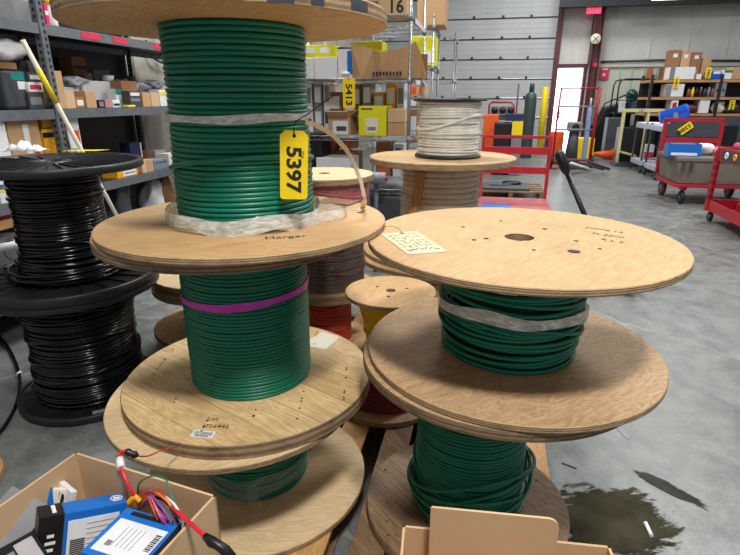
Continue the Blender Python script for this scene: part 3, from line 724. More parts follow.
# bottle
p = ona(51, 18, AF-.07); t = bthing('spray_bottle', 'white bottle with yellow cap on the top left shelf', 'bottle', p[0], p[1], zt_)
MB().lathe([(.0001, 0), (.034, 0), (.036, .01), (.034, .08), (.016, .12), (.014, .13), (.0001, .13)], 20, closed=False).build('bottle_body', WHITE, t)
MB().lathe([(.0001, .13), (.018, .13), (.018, .165), (.0001, .165)], 16, closed=False).build('cap', YEL, t)
p = ona(43.5, 12, AF-.05)
lf('red_white_pack', 'red and white pack beside the white bottle on the top shelf', 'pack', 44, 3, 47.5, zt_, .05, MAG, patch=[(0, .55, .9, .2, WHITE)])
Z = zm_
lf('storage_bin', 'black plastic bin with teal lid edge on the middle left shelf', 'bin', 1, 70, 27, Z, .35, GREYD, back=.06, bevel=.02, patch=[(.1, .85, .5, .2, TEAL), (.2, .62, .3, .2, WHITE)])
o = lf('carton', 'brown flat carton on top of the black bin, middle left shelf', 'carton', -6, 62, 17, ona(14, 70, AF-.09)[2]+.002, .3, BROWN, back=.06)
bag('plastic_bag', 'clear blue-white plastic bag on the flat brown carton', 'bag', W(AF-.2, ona(8, 55, AF-.1)[1], ona(14, 62, AF-.09)[2]+.003), .3, .3, .13, WHITE, RZ, 3)
for i, (v0, v1, pm, lab) in enumerate([(92, 104, GREY, 'lowest clear pack of the stack beside the shelf post'), (82, 92, MAG, 'red-topped white pack, second from below beside the shelf post'), (72, 82, WHITE, 'pale pack with dark band, third in the stack beside the post'), (61, 72, GREYD, 'dark speckled pack topmost in the stack beside the post')]):
    zz = Z if i == 0 else ona(36, v1, AF-.05)[2]
    lf('hardware_pack', lab, 'pack', 28.5, v0+.3, 43, zz, .12, GREYD if i != 1 else WHITE, back=.04, patch=[(0, .5, .8, .45, pm if i != 1 else MAG)])
rows = [('carton', 'tall narrow brown carton right behind the front shelf post', 54, 71, 62, .25, CARD, 0, []),
 ('white_box', 'white flat box over the clear bag on the middle shelf', 62, 87, 80, .2, WHITE, .22, []),
 ('carton', 'small brown carton standing open left on the middle shelf', 64.5, 91, 74.5, .16, CARDL, 0, []),
 ('carton', 'low carton with cream label on the middle shelf', 75.5, 97, 84.5, .14, CARDD, 0, [(0, .5, .7, .5, PAPER)]),
 ('carton', 'slanted open brown carton front centre of the middle shelf', 85.5, 91, 95.5, .13, CARD, 0, []),
 ('white_box', 'large white flat carton lying on the middle left shelf', 83, 81, 115, .28, WHITE, .2, []),
 ('plastic_board', 'grey rounded plastic board standing at the back of the middle shelf', 94, 70, 110, .04, GREY, .5, []),
 ('small_box', 'small black box with white rim at the middle shelf edge', 98.5, 100, 104.5, .06, BLACK, 0, [(0, .5, .7, .6, GREY)]),
 ('small_pack', 'pinkish pack beside the small black box', 105.5, 99.5, 112, .06, plain('pinkish_pack', (190, 130, 136), .5), 0, []),
 ('small_pack', 'white and violet pack on the middle shelf edge', 113, 100, 120.5, .06, WHITE, 0, [(0, .4, .8, .3, NAVY)]),
 ('small_box', 'teal and white box behind the small packs', 115.5, 89, 121.5, .08, WHITE, .09, [(0, .85, 1, .3, TEAL)]),
 ('carton', 'open dark brown carton tall behind the grey packs', 121.5, 81, 137, .22, CARDD, .1, []),
 ('hardware_pack', 'grey clear pack with white label before the dark carton', 129.5, 91, 140.5, .07, GREYD, 0, [(0, .8, .8, .2, WHITE), (0, .45, .8, .2, GREY)]),
 ('carton', 'brown carton pair, left one near the shelf end', 142.5, 93, 150.5, .14, CARD, 0, []),
 ('carton', 'brown carton pair, right one near the shelf end', 151, 92.5, 159, .14, CARDL, 0, []),
 ('grey_pack', 'grey speckled bundle behind the carton pair', 139, 81, 160, .2, GREY, .2, [(0, .8, .5, .2, NAVY)]),
 ('small_pack', 'yellow and white pack at the end of the middle shelf', 159.5, 90, 166, .1, WHITE, .02, [(0, .8, .9, .2, YELB)])]
for (n_, l_, u0, v0, u1, d_, mt, bk, pt) in rows:
    lf(n_, l_, n_.replace('_', ' '), u0, v0, u1, Z, d_, mt, back=bk, patch=pt)
p = ona(130, 104, AF-.02); tag(MB().box((0, 0, .008), (.05, .10, .016), rot=(0, 0, .1)).build('yellow_pouch', YEL, None, W(p[0]-.01, p[1], Z+.0005), (0, 0, RZ), bevel=.004), 'yellow pouch lying on the middle shelf edge', 'pouch')
p = ona(109, 81, AF-.36); t = bthing('plastic_tub', 'small white tub on the large white carton', 'tub', AF-.28, ona(108, 81, AF-.28)[1], ona(100, 81, AF-.2)[2]+.002)
MB().lathe([(.0001, 0), (.04, 0), (.05, .045), (.046, .045), (.038, .005), (.0001, .005)], 24, closed=False).build('tub_body', WHITE, t)
bag('plastic_bag', 'clear crumpled bag behind the small cartons, middle left shelf', 'bag', W(AF-.32, ona(73, 88, AF-.3)[1], ona(73, 87, AF-.23)[2]+.002), .16, .18, .07, GREY, RZ, 9)
rnd = random.Random(5)
words = ['white', 'pale grey', 'light brown', 'cream', 'dark grey', 'silver']
mts = [WHITE, GREY, CARDL, PAPER, GREYD, plain('silver_pack', (170, 174, 180), .35)]
for i, (u, v) in enumerate([(60, 88), (69, 84), (90, 78), (97, 88), (107, 92), (118, 84), (126, 84), (134, 81), (148, 86), (156, 87)]):
    k = i % 6; b_ = ona(u, v, AF-.44)[1]
    t = thing('small_pack', '%s pack, back row of middle left shelf, %s from the front post' % (words[k], ['first', 'second', 'third', 'fourth', 'fifth', 'sixth', 'seventh', 'eighth', 'ninth', 'tenth'][i]), 'pack', W(AF-.46, b_, zm_+.001), RZ+PI/2+rnd.uniform(-.2, .2))
    hh = ona(u, v-5, AF-.44)[2]-zm_; MB().box((0, 0, hh/2), (.05, .05, hh)).build('box_body', mts[k], t, bevel=.003); MB().box((0, -.0258, hh*.6), (.035, .001, hh*.3)).build('box_label', WHITE if k else GREY, t)
for i, (u, v, wd, lab) in enumerate([(72, 80, .16, 'clear crumpled bag leaning in the row behind the tall narrow carton'), (136, 84, .2, 'silver plastic bag heaped over the dark carton, middle shelf'), (152, 82, .2, 'silver plastic bag near the far end of the middle shelf')]):
    b_ = ona(u, v, AF-.28)[1]; bag('plastic_bag', lab, 'bag', W(AF-.28, b_, ona(u, v+7, AF-.28)[2]), .14, wd, .075, plain('bag_silver%d' % i, (176, 182, 192), .3), RZ, 80+i, .25)
# dark stuff at the back
lf('wooden_crate', 'dark slatted wooden crate at the back of the middle shelf', 'crate', 72, 57, 86, Z, .12, BROWN, back=.44, patch=[(0, .2+.2*k, .9, .06, INK) for k in range(4)])
Z = zl_
lf('carton', 'open brown carton with red-white stickers below the black bin', 'carton', 5, 113.5, 37, Z, .3, CARD, back=.02, patch=[(.05, .7, .18, .35, WHITE), (.3, .45, .15, .3, MAG)])
lf('white_box', 'white box cut by the left edge beside the brown carton', 'box', -18, 113.5, 3.5, Z, .3, WHITE, back=.0)
za = ona(47, 127.5, AF-.07)[2]
lf('amber_box', 'lower amber box of the pair behind the black reel', 'box', 42, 128.5, 54, Z, .15, AMB, back=.04, patch=[(0, .9, .95, .08, BLACK)])
lf('amber_box', 'upper amber box of the pair behind the black reel', 'box', 42, 117, 54, za, .15, AMB, back=.04, patch=[(0, .93, .95, .12, BLACK)])
lf('small_box', 'white and orange printed box behind the leaning pole', 'box', 66, 116, 78, Z, .15, WHITE, back=.02, patch=[(.2, .7, .4, .2, ORN), (-.2, .45, .4, .2, GREY), (.2, .2, .4, .1, ORN)])
rows = [('amber_box', 'amber and white box at the lower left shelf edge', 117, 167, 138, .14, AMB, 0, [(.08, .5, .62, .8, WHITE), (.1, .4, .5, .12, GREYD)]),
 ('small_box', 'small tan box right of the amber and white box', 142, 160, 147, .12, CARDL, 0, []),
 ('small_box', 'small tan box second right of the amber and white box', 147.3, 159.5, 153.5, .12, CARD, 0, []),
 ('tote', 'grey-blue tote at the lower shelf edge near the green coil', 154, 159, 167.5, .16, plain('blue_grey_plastic', (120, 132, 150), .6), 0, [(0, .7, .9, .1, GREYD)]),
 ('white_box', 'white box heaped behind the grey-blue tote', 156, 150, 166, .1, WHITE, .18, []),
 ('carton', 'reddish brown carton heaped behind the small tan boxes', 148, 151, 155, .12, CARDD, .18, []),
 ('navy_box', 'navy and white box deep on the lower left shelf', 130, 142, 142, .1, NAVY, .2, [(.4, .5, .1, .9, WHITE)]),
 ('carton', 'cream carton near the green coil on the lower shelf', 168.5, 153, 176, .12, PAPER, .02, [])]
for (n_, l_, u0, v0, u1, d_, mt, bk, pt) in rows: lf(n_, l_, n_.replace('_', ' '), u0, v0, u1, Z, d_, mt, back=bk, patch=pt)
for i, (u, v, s, mt, lab) in enumerate([(112, 178, .16, GREYD, 'dark grey bag on the bottom left shelf'), (132, 188, .2, GREY, 'grey bag on the bottom left shelf beside the black reel'),
      (150, 184, .2, WHITE, 'white crumpled bag on the bottom left shelf'), (168, 182, .22, WHITE, 'white crumpled bag nearest the tall green coil'), (158, 176, .18, BROWN, 'brownish bag behind the white bags on the bottom shelf')]):
    b = ona(u, v+10, AF-.2)[1]; bag('plastic_bag', lab, 'bag', W(AF-.17-.2*(i % 2), b, zb_+.002), .18, .22, ona(u, v-4, AF-.2)[2]-zb_, mt, RZ, 20+i)
lf('blue_level', 'blue and yellow strip on the lower left shelf', 'box', -15, 184, 20, ona(5, 193, AF)[2], .05, BLUE, back=.0, patch=[(0, .2, 1, .3, YEL)])
lf('tool_case', 'red tool case left of the black reel', 'case', -30, 203, 23, ona(5, 224, AF)[2], .25, REDP, back=.02, bevel=.01)
lf('shelf_board', 'loose wooden board under the red case', 'board', -30, 222, 26, ona(5, 231, AF)[2], .4, SHWOOD, back=.0)
# white bucket on the bottom shelf
p = ona(2, 250, AF-.18); t = bthing('bucket', 'white bucket on the bottom shelf left of the black reels', 'bucket', p[0], p[1], zb_+.001)
h_ = ona(6, 243, AF-.05)[2]-zb_
MB().lathe([(.0001, 0), (.12, 0), (.145, h_-.05), (.155, h_-.05), (.155, h_), (.14, h_), (.11, .01), (.0001, .01)], 32, closed=False).build('bucket_body', WHITE, t)
MB().tube([(.155+.012, .14*math.cos(a), h_-.03-.1*math.sin(a)) for a in [PI*k/12 for k in range(13)]], .003, 6).build('handle', DSTEEL, t)
# pole leaning on the rack
A_ = W(*ona(22.5, 40, AF+.05)); B_ = W(*ona(76, 140, AF+.09)); dirn = (B_-A_).normalized(); C_ = A_+dirn*((A_.z-.02)/(-dirn.z))
t = thing('paint_pole', 'long pale pole with yellow sleeve leaning against the left rack', 'pole', (C_.x, C_.y, 0))
off = Vector((C_.x, C_.y, 0))
MB().cyl(A_-off, C_-off, .014, n=12).build('pole_tube', PAPER, t)
q0 = A_.lerp(B_, .26)-off; q1 = A_.lerp(B_, .60)-off; MB().cyl(q0, q1, .0165, n=12).build('yellow_sleeve', YEL, t)
# cable hanging on the wall lining
p0 = ona(146, 44, LA+.06); pts = [W(*ona(u, v, LA+.05)) for u, v in ((146, 40), (148, 50), (153, 58), (160, 62), (170, 66))]
tag(MB().tube(pts, .012, 6).build('hanging_cable', BLACKC), 'dark cable hanging on the pale wall lining beside the green coil', 'cable')

# ------------------------------------------------------------------ chrome wire shelving
def wire_shelf(label, a0, a1, b0, b1, zs_, top):
    t = bthing('wire_shelving', label, 'shelving', (a0+a1)/2, (b0+b1)/2, 0); w = a1-a0; d = b1-b0
    for x in (-w/2, w/2):
        for y in (-d/2, d/2):
            m = MB(); m.cyl((x, y, 0), (x, y, top), .0125, n=12)
            for k in range(int(top/.05)): m.lathe([(.0128, 0), (.0136, .003), (.0128, .006)], 10, c=(x, y, .03+k*.05), closed=False)
            m.cyl((x, y, top), (x, y, top+.04), .009, .002, n=8)
            m.build('post', CHROME, t)
    for z in zs_:
        m = MB()
        for (p, q) in (((-w/2, -d/2), (w/2, -d/2)), ((-w/2, d/2), (w/2, d/2)), ((-w/2, -d/2), (-w/2, d/2)), ((w/2, -d/2), (w/2, d/2))):
            for dz in (0, -.035): m.cyl((p[0], p[1], z+dz), (q[0], q[1], z+dz), .0035, n=6)
            L = math.hypot(q[0]-p[0], q[1]-p[1]); n = max(4, int(L/.05)); pts = []
            for k in range(n+1): pts.append((p[0]+(q[0]-p[0])*k/n, p[1]+(q[1]-p[1])*k/n, z-(.035 if k % 2 else 0)))
            m.tube(pts, .0028, 5)
        n = int(w/.03)
        for k in range(1, n): x = -w/2+w*k/n; m.cyl((x, -d/2, z), (x, d/2, z), .0018, n=4)
        m.build('wire_deck', CHROME, t)
        for x in (-w/2, w/2):
            for y in (-d/2, d/2): MB().cyl((x, y, z-.045), (x, y, z+.005), .018, .016, 12).build('shelf_clip', GREY, t)
    return t
B1 = 4.5; aR = onb(410, 60, B1)[0]; B1b = ona(425, 22, aR)[1]
WZ = [onb(400, v, B1)[2] for v in (15, 78.5, 137, 190)]+[.2]
s1 = wire_shelf('chrome wire shelving loaded with cartons behind the tall green coil', aR-1.55, aR, B1, B1b, WZ, 2.5)
B2 = B1b+.15; a2 = onb(434, 30, B2)[0]; B2b = ona(444, 40, a2)[1]
s2 = wire_shelf('second chrome wire shelving behind the first, large carton on top', a2-1.3, a2, B2, min(B2b, B2+.6), [onb(430, v, B2)[2] for v in (25, 66)]+[1.0, .5], onb(434, 18, B2)[2])
B3 = 8.2; a3 = onb(455, 45, B3)[0]
s3 = wire_shelf('farthest chrome wire shelving before the garage door', a3-1.2, a3+.0, B3, B3+.55, [onb(450, v, B3)[2] for v in (37, 80)]+[.6], onb(455, 34, B3)[2])
for z_, vm in ((WZ[1], 80),):
    p = onb(418, 81, B1-.0)
t = s1
MB().box(((1.55/2)+.014, .02, WZ[0]+.0-.02), (.003, (B1b-B1)*.7, .04)).build('shelf_strip', WHITE, s1); MB().box(((1.55/2)+.014, -.12, WZ[1]-.02), (.003, (B1b-B1)*.5, .04)).build('shelf_strip', WHITE, s1)
e = .004
# top level
z = WZ[0]+e
wf('carton', 'brown carton left of the box numbered 16 on the top wire shelf', 'carton', 356, 0.5, 377, B1+.03, z, .35, CARDD)
wf('carton', 'tan carton printed 16 on the top wire shelf', 'carton', 378.5, -9, 407, B1+.03, z, .35, CARDL, txt=('16', .13, .12, .34))
wf('carton', 'large carton in film high on the second wire shelving', 'carton', 418, -14, 446, B2+.05, onb(430, 25, B2)[2]+e, .4, CARD)
wf('carton', 'dark open carton at the far left of the top wire shelf', 'carton', 318, 2, 352, B1+.05, z, .35, BROWN)
# second level
z = WZ[1]+e
wf('white_box', 'narrow white box at the left end of the second wire shelf', 'box', 303, 58, 313, B1+.04, z, .3, WHITE)
wf('white_box', 'wide white box on the second wire shelf', 'box', 314, 57, 337, B1+.06, z, .3, WHITE)
yb = wf('yellow_box', 'yellow and white box high above the wide white box', 'box', 302, 45, 334, B1+.38, z, .2, YELB, patch=[(-.25, .85, .3, .16, WHITE), (.2, .85, .3, .16, WHITE)])
wf('panel_pack', 'white pack with blue stripe hanging over the 5413 tag', 'pack', 337.5, 47, 352, B1+.05, z, .1, WHITE, patch=[(.33, .5, .34, .75, BLUE), (0, .97, 1, .05, BLACK)])
wf('yellow_box', 'yellow box behind the crumpled brown carton', 'box', 354, 41, 382, B1+.42, z, .25, YELB)
# crumpled open carton
a0, a1 = onb(352, 70, B1)[0], onb(425, 70, B1)[0]; bt = bthing('open_carton', 'big crumpled open brown carton on the second wire shelf', 'carton', (a0+a1)/2, B1+.18, z)
w = a1-a0; m = MB(); prof_t = [(-.5, .27), (-.38, .25), (-.2, .22), (-.1, .19), (.0, .215), (.12, .22), (.25, .24), (.36, .27), (.42, .20), (.5, .03)]
fr = [(x*w, -.15+.02*math.sin(x*20), 0) for x, h in prof_t]; tp = [(x*w*1.02, -.17+.03*math.sin(x*14), h) for x, h in prof_t]; n = len(fr)
m.add(fr+tp+[(p[0], p[1]+.006, p[2]) for p in fr]+[(p[0], p[1]+.006, p[2]) for p in tp], [(i, i+1, n+i+1, n+i) for i in range(n-1)]+[(2*n+i+1, 2*n+i, 3*n+i, 3*n+i+1) for i in range(n-1)]+[(n+i, n+i+1, 3*n+i+1, 3*n+i) for i in range(n-1)])
m.build('front_wall', CARD, bt)
MB().box((0, .13, .1), (w*.95, .006, .2)).build('back_wall', CARDD, bt); MB().box((0, 0, .003), (w*.92, .26, .006)).build('base', CARDD, bt)
MB().box((-w*.48, 0, .11), (.006, .27, .22)).build('side_wall', CARD, bt)
m = MB()
for k in range(9): m.box((-.12+.028*k, -.178, .035), (.018, .003, .03 if k % 3 else .024))
m.build('printed_marks', NAVY, bt)
bag('plastic_bag', 'clear plastic bag sagging by the yellow 5413 tag', 'bag', W(onb(343, 72, B1)[0], B1+.015+.1, z), .16, .14, .07, WHITE, RZ, 41)
wf('yellow_box', 'yellow box with grey label on the second wire shelving, right end', 'box', 411, 36, 436, B2+.05, onb(430, 66, B2)[2]+e, .3, YELB, patch=[(.22, .3, .35, .4, WHITE)])
# third level
z = WZ[2]+e
big = wf('yellow_carton', 'large yellow carton with white label on the third wire shelf', 'carton', 358.5, 106, 386.5, B1+.04, z, .3, YELB, patch=[(-.03, .35, .42, .5, PAPER), (-.03, .24, .3, .12, GREY), (-.2, .9, .4, .05, GREYD)])
wf('carton', 'open flapped carton with barcode left of the big yellow carton', 'carton', 328, 116, 350, B1+.04, z, .3, CARD, patch=[(.05, .4, .7, .7, WHITE), (.1, .35, .45, .25, GREYD)], flaps=True)
c0 = wf('carton', 'plain brown carton right of the big yellow carton, lower of two', 'carton', 387.5, 123, 405, B1+.04, z, .28, CARD)
zz = onb(396, 123, B1)[2]
wf('carton', 'plain brown carton right of the big yellow carton, upper of two', 'carton', 387.5, 109, 405, B1+.04, zz+.002, .28, CARDL)
grid = [(303, 312, 83, 100, WHITE, 'white slim box upper left on the third wire shelf'), (313, 322, 82, 97, GREY, 'grey slim box beside the white slim box, third wire shelf'),
        (323, 330, 80, 95, WHITE, 'white slim box under the second wire shelf'), (327, 342, 92, 116, CARDD, 'brown open box with white pack behind the flapped carton'),
        (343, 357, 96, 116, CARD, 'brown carton directly under the 5413 tag'), (351, 361, 84, 96, CARDD, 'brown small carton right of the 5413 tag'),
        (362, 372, 82, 104, GREY, 'grey clear pack behind the big yellow carton'), (373, 385, 92, 104, CARD, 'carton with white label above the big yellow carton'),
        (386, 396, 83, 90, AMB, 'amber box at the back of the third wire shelf'), (397, 405, 83, 107, WHITE, 'white labelled box near the corner post, third wire shelf')]
used_b = {}
for i, (u0, u1, v0, v1, mt, lab) in enumerate(grid):
    wf('small_carton' if mt is not WHITE else 'white_box', lab, 'box', u0, v0, u1-.5, B1+.40+.0*(i % 2), z, .2, mt, patch=[(0, .75, .7, .3, WHITE if mt is not WHITE else GREY), (0, .3, .7, .25, WHITE if mt is not WHITE else GREYD)])
for i, (v0, v1) in enumerate([(84, 96), (97, 108), (109, 120)]):
    zz = onb(415, v1, B2)[2]
    wf('labelled_box', ['topmost orange-labelled box by the corner post', 'middle box with white labels by the corner post', 'lowest box with white labels by the corner post'][i], 'box', 409, v0+.3, 426, B2-.02+.05, max(zz, 1.005) if i < 2 else 1.005, .2, CARDD if i else CARDL,
       patch=[(-.22, .5, .32, .6, ORN if i == 0 else WHITE), (.25, .5, .32, .6, ORN if i == 0 else WHITE)], group=None)
# fourth level
z = WZ[3]+e
wf('storage_bin', 'black bin on the fourth wire shelf beside the green coil', 'bin', 309, 134, 321, B1+.05, z, .3, BLACK)
z2 = onb(340, 157, B1+.15)[2]
wf('white_box', 'flat white box above the red cable reel', 'box', 316, 158, 351, B1+.03, z, .3, WHITE, patch=[(0, .5, .5, .2, GREY)])
for i, (u0, u1, v0) in enumerate([(322, 336, 139), (338, 354, 140), (323, 334, 149), (336, 347, 151), (348, 358, 152), (376, 391, 142)]):
    lab = ['upper left', 'upper right', 'lower left', 'lower middle', 'lower right', 'solitary right'][i]
    up = i in (0, 1); zb = onb(330, 148.5, B1+.35)[2] if up else z
    wf('orange_label_box', 'brown box with orange label, %s on the fourth wire shelf' % lab, 'box', u0, v0, u1, B1+.35, zb, .2, CARDD, patch=[(0, .55 if up or i == 5 else .85, .7, .5 if up or i == 5 else .16, ORN)])
wf('white_box', 'white and blue box right of the orange-labelled boxes', 'box', 393, 144, 404, B1+.35, z, .2, WHITE, patch=[(0, .85, .5, .1, BLUE)])
z = WZ[4]+e
wf('tray', 'dark grey plastic tray on the low wire shelf', 'tray', 360, 196, 402, B1+.03, z, .35, GREYD, bevel=.02)
bag('plastic_bag', 'shiny silver plastic bag on the low wire shelf', 'bag', W(onb(384, 185, B1)[0], B1+.2, onb(384, 196, B1)[2]+.004), .42, .26, .14, GREY, RZ, 51)
# roll of film by the red reel
t = bthing('film_roll', 'small grey film roll with red core beside the red reel', 'roll', *onb(376, 178, 4.3)[:2], 0)
# (held on a short stand)
zc = onb(376, 178, 4.3)[2]
MB().lathe([(.02, 0), (.05, 0), (.05, .16), (.02, .16)], 24).build('roll_body', GREY, t, (-.08, 0, zc), (0, PI/2, 0))
MB().lathe([(.012, -.01), (.02, -.01), (.02, .18), (.012, .18)], 16).build('core', REDP, t, (-.08, 0, zc), (0, PI/2, 0))
MB().cyl((0, 0, 0), (0, 0, zc-.049), .02, n=10).build('stand', GREYD, t)
# second number tag hanging on the wire shelf
q = onb(349, 93, B1-.03); t2 = numtag(W(*q), RZ, '5413', 'yellow tag with black number 5413 hanging from the wire shelf', .105, .235, [(0, -.003, .1), (0, -.004, .13), (.0, 0, .16), (-.01, .01, .2), (-.02, .02, .26)])

# ------------------------------------------------------------------ red platform cart and the things behind it
t = bthing('platform_cart', 'red platform cart with barred end and blue tape on its deck', 'cart', .415, 6.75, 0)
def bar(m, p, q, w, mi=0): m.box(((p[0]+q[0])/2, (p[1]+q[1])/2, (p[2]+q[2])/2), (max(abs(p[0]-q[0]), w), max(abs(p[1]-q[1]), w), max(abs(p[2]-q[2]), w)), mi)
MB().box((0, -.1, .185), (.86, 1.0, .03)).build('deck', plain('faded_red', (168, 84, 92), .6, 0, .2, 6), t, bevel=.004)
m = MB(); bar(m, (-.42, .42, .17), (-.42, .42, .98), .04); m.build('end_post', REDP, t)
m = MB(); bar(m, (.42, .42, .17), (.42, .42, .98), .04); m.build('end_post', REDP, t)
m = MB(); bar(m, (-.42, .42, .98), (.44, .42, .98), .035); m.build('top_rail', REDP, t)
MB().box((0, .42, .81), (.84, .03, .09)).build('cross_rail', REDP, t); MB().box((0, .42, .56), (.84, .03, .085)).build('cross_rail', REDP, t)
for x in (-.35, .35):
    for y in (-.5, .33): wheel('caster', t, x, y, .075, .075, .035)
MB().box((0, -.1, .16), (.80, .9, .025)).build('under_frame', REDP, t)
MB().box((-.22, -.30, .201), (.34, .42, .002)).build('blue_tape', BLUE, t)
pb_ = bthing('pallet', 'grey pallet on the floor behind the red platform cart', 'pallet', .45, 8.6, 0)
for i in range(5): MB().box((0, -.4+i*.2, .11), (1.0, .12, .02)).build('deck_board', PLANK_B, pb_)
for x in (-.45, 0, .45): MB().box((x, 0, .05), (.06, .92, .10)).build('stringer', PLANK_B, pb_)
tr = bthing('metal_tray', 'black and silver metal tray lying on the grey pallet', 'tray', .38, 8.5, .121)
MB().box((0, 0, .02), (.7, .6, .04)).build('tray_base', GREYD, tr, bevel=.01)
for k in range(3): MB().box((-.1+.12*k, -.1+.1*k, .052), (.3, .03, .022), rot=(0, 0, .5*k)).build('tray_insert', CHROME, tr)
MB().tube([(.1+.13*math.cos(a), .12+.1*math.sin(a), .06) for a in [2*PI*k/20 for k in range(20)]], .02, 8, closed=True).build('tray_ring', BLACK, tr)
# pallet jack
P0, P1, P2 = [onb(u, v, 4.8) for u, v in ((556.5, 152), (567, 173), (592, 226))]
t = bthing('pallet_jack', 'pallet jack with black handle leaning towards the right disc', 'pallet jack', P2[0], 4.8, 0); ax = P2[0]
MB().tube([(P0[0]-ax, 0, P0[2]), (P0[0]-ax+.02, 0, P0[2]-.01), (P1[0]-ax-.02, 0, P1[2]+.04), (P1[0]-ax, 0, P1[2])], [.026, .042, .042, .03], 12).build('grip', BLACK, t)
MB().tube([(P1[0]-ax, 0, P1[2]), (.02, 0, .30), (.05, 0, .22)], .022, 10).build('handle_tube', BLACK, t)
MB().box((.06, 0, .17), (.12, .16, .22)).build('pump_body', REDP, t, bevel=.01)
for y in (-.06, .06): wheel('wheel', t, .05, y, .08, .08, .04, 'y')
for x in (-.12, .2): MB().box((x, -.40, .09), (.14, .6, .035)).build('fork', REDP, t, bevel=.005); wheel('wheel', t, x, -.6, .035, .035, .06, 'x')
MB().box((.04, -.09, .11), (.46, .04, .06)).build('fork_bridge', REDP, t)
# bins and bottles in front of the garage door
BB = 11.3
t = wf('orange_box', 'orange box at the edge of the white cable reel, far back', 'box', 484, 115, 499, BB, 0, .4, ORN)
wf('waste_bin', 'black bin between the orange box and the yellow-topped bin', 'bin', 495, 122.5, 512, BB-.5, 0, .4, BLACK, bevel=.03)
q = wf('waste_bin', 'grey bin with yellow lid near the gas cylinder', 'bin', 512.6, 121, 523.5, BB-.5, 0, .4, GREY, bevel=.03, patch=[(0, .87, 1.0, .24, YEL)])
t = bthing('hand_truck', 'red tube-framed cart behind the far bins', 'cart', onb(502, 110, 12.2)[0], 12.2, 0); x0, x1 = onb(489, 110, 12.2)[0]-onb(502, 110, 12.2)[0], onb(514, 110, 12.2)[0]-onb(502, 110, 12.2)[0]; zt = onb(500, 102, 12.2)[2]
MB().tube([(x0, 0, 0.02), (x0, 0, zt-.06), (x0+.05, 0, zt), (x1-.08, 0, zt), (x1, 0, zt-.08), (x1, 0, .02)], .022, 8).build('frame', REDP, t)
MB().box((0, 0, zt-.32), (x1-x0-.06, .05, .12)).build('panel', GREYD, t); 
for k in range(3): MB().lathe([(.0001, 0), (.07, 0), (.07, .04), (.0001, .04)], 16, closed=False).build('dial', BLACK, t, (x0+.12+.17*k, -.026, zt-.17), (PI/2, 0, 0))
MB().box((0, 0, zt-.17), (x1-x0-.05, .02, .16)).build('dial_board', GREY, t); MB().box((0, .1, .12), (x1-x0, .3, .04)).build('foot_plate', REDP, t)
q = wf('blue_bar', 'dark blue crate on the far black and grey bins', 'crate', 506, 114, 523.5, BB-.45, onb(510, 121, BB-.5)[2]+.003, .25, NAVY)
# gas cylinder, bollard
def cyl_thing(label, u, vt, b, wpx, mat, cap, cat='gas cylinder', name='gas_cylinder'):
    p = onb(u, vt, b); h = p[2]; r = abs(onb(u+wpx/2, vt, b)[0]-p[0]); t = bthing(name, label, cat, p[0], b, 0)
    MB().lathe([(.0001, 0), (r*.95, 0), (r, .02), (r, h*.80), (r*.9, h*.85), (r*.4, h*.885), (.0001, h*.885)], 32, closed=False).build('cylinder_body', mat, t)
    MB().lathe([(.0001, h*.88), (r*.42, h*.88), (r*.42, h*.97), (r*.3, h), (.0001, h)], 20, closed=False).build('valve_cap', cap, t)
    return t
cyl_thing('tall dark grey gas cylinder before the garage door', 532.5, 83, 14.3, 12, CYL, CYL)
p = onb(546, 87, 15.6); t = bthing('bollard', 'yellow bollard post left of the bright doorway', 'bollard', p[0], 15.6, 0)
MB().lathe([(.0001, 0), (.085, 0), (.085, p[2]-.03), (.06, p[2]), (.0001, p[2])], 20, closed=False).build('post', YEL, t); MB().lathe([(.085, 0), (.15, 0), (.15, .012), (.085, .012)], 20).build('base_plate', YEL, t)
p = onb(530, 84, 14.9); tag(MB().cyl((0, 0, 0), (0, 0, p[2]), .02, n=8).build('steel_rod', MAROON, None, W(p[0]-.28, 14.9)), 'thin maroon rod standing left of the gas cylinder', 'rod')
# tall red cylinder cart in front of the doorway
BC = 12.1; x0 = onb(552, 165, BC)[0]; x1 = onb(589, 165, BC)[0]; zt = onb(600, 88, BC)[2]; xc = (x0+x1)/2; hw = (x1-x0)/2
t = bthing('welding_cart', 'tall red tube-framed welding cart in front of the bright doorway', 'cart', xc, BC, 0)
dx = onb(600, 88, BC)[0]-x1
m = MB(); m.tube([(-hw, 0, .1), (-hw, 0, zt*.7), (-hw+.02, 0, zt)], .02, 8); m.build('upright', REDP, t)
m = MB(); m.tube([(hw, 0, .1), (hw, 0, zt*.7), (hw+.02, 0, zt)], .032, 8); m.build('upright', REDP, t)
for z in (zt, zt*.78, zt*.5): MB().cyl((-hw, 0, z), (hw, 0, z), .016, n=8).build('rail', REDP if z == zt else GREY, t)
for z in (.12, .2): MB().box((0, 0, z), (2*hw, .3, .03)).build('foot_plate', MAROON, t)
for x in (-hw-.03, hw+.03): wheel('wheel', t, x, 0, .15, .15, .05)
MB().tube([(-hw-.02+.05*math.cos(a), -.03, zt*.68+.12*math.sin(a)) for a in [2*PI*k/16 for k in range(16)]], .012, 6, closed=True).build('hose_loop', REDP, t)
cyl_thing('slim blue-white gas cylinder beside the red cart upright', 591.5, 98, BC+.45, 5, plain('blue_white', (150, 170, 220), .4), WHITE)
t = bthing('engine_unit', 'grey metal engine unit standing inside the red cart frame', 'machine', onb(574, 135, BC+.5)[0], BC+.55, 0); zz = onb(574, 122, BC+.5)[2]
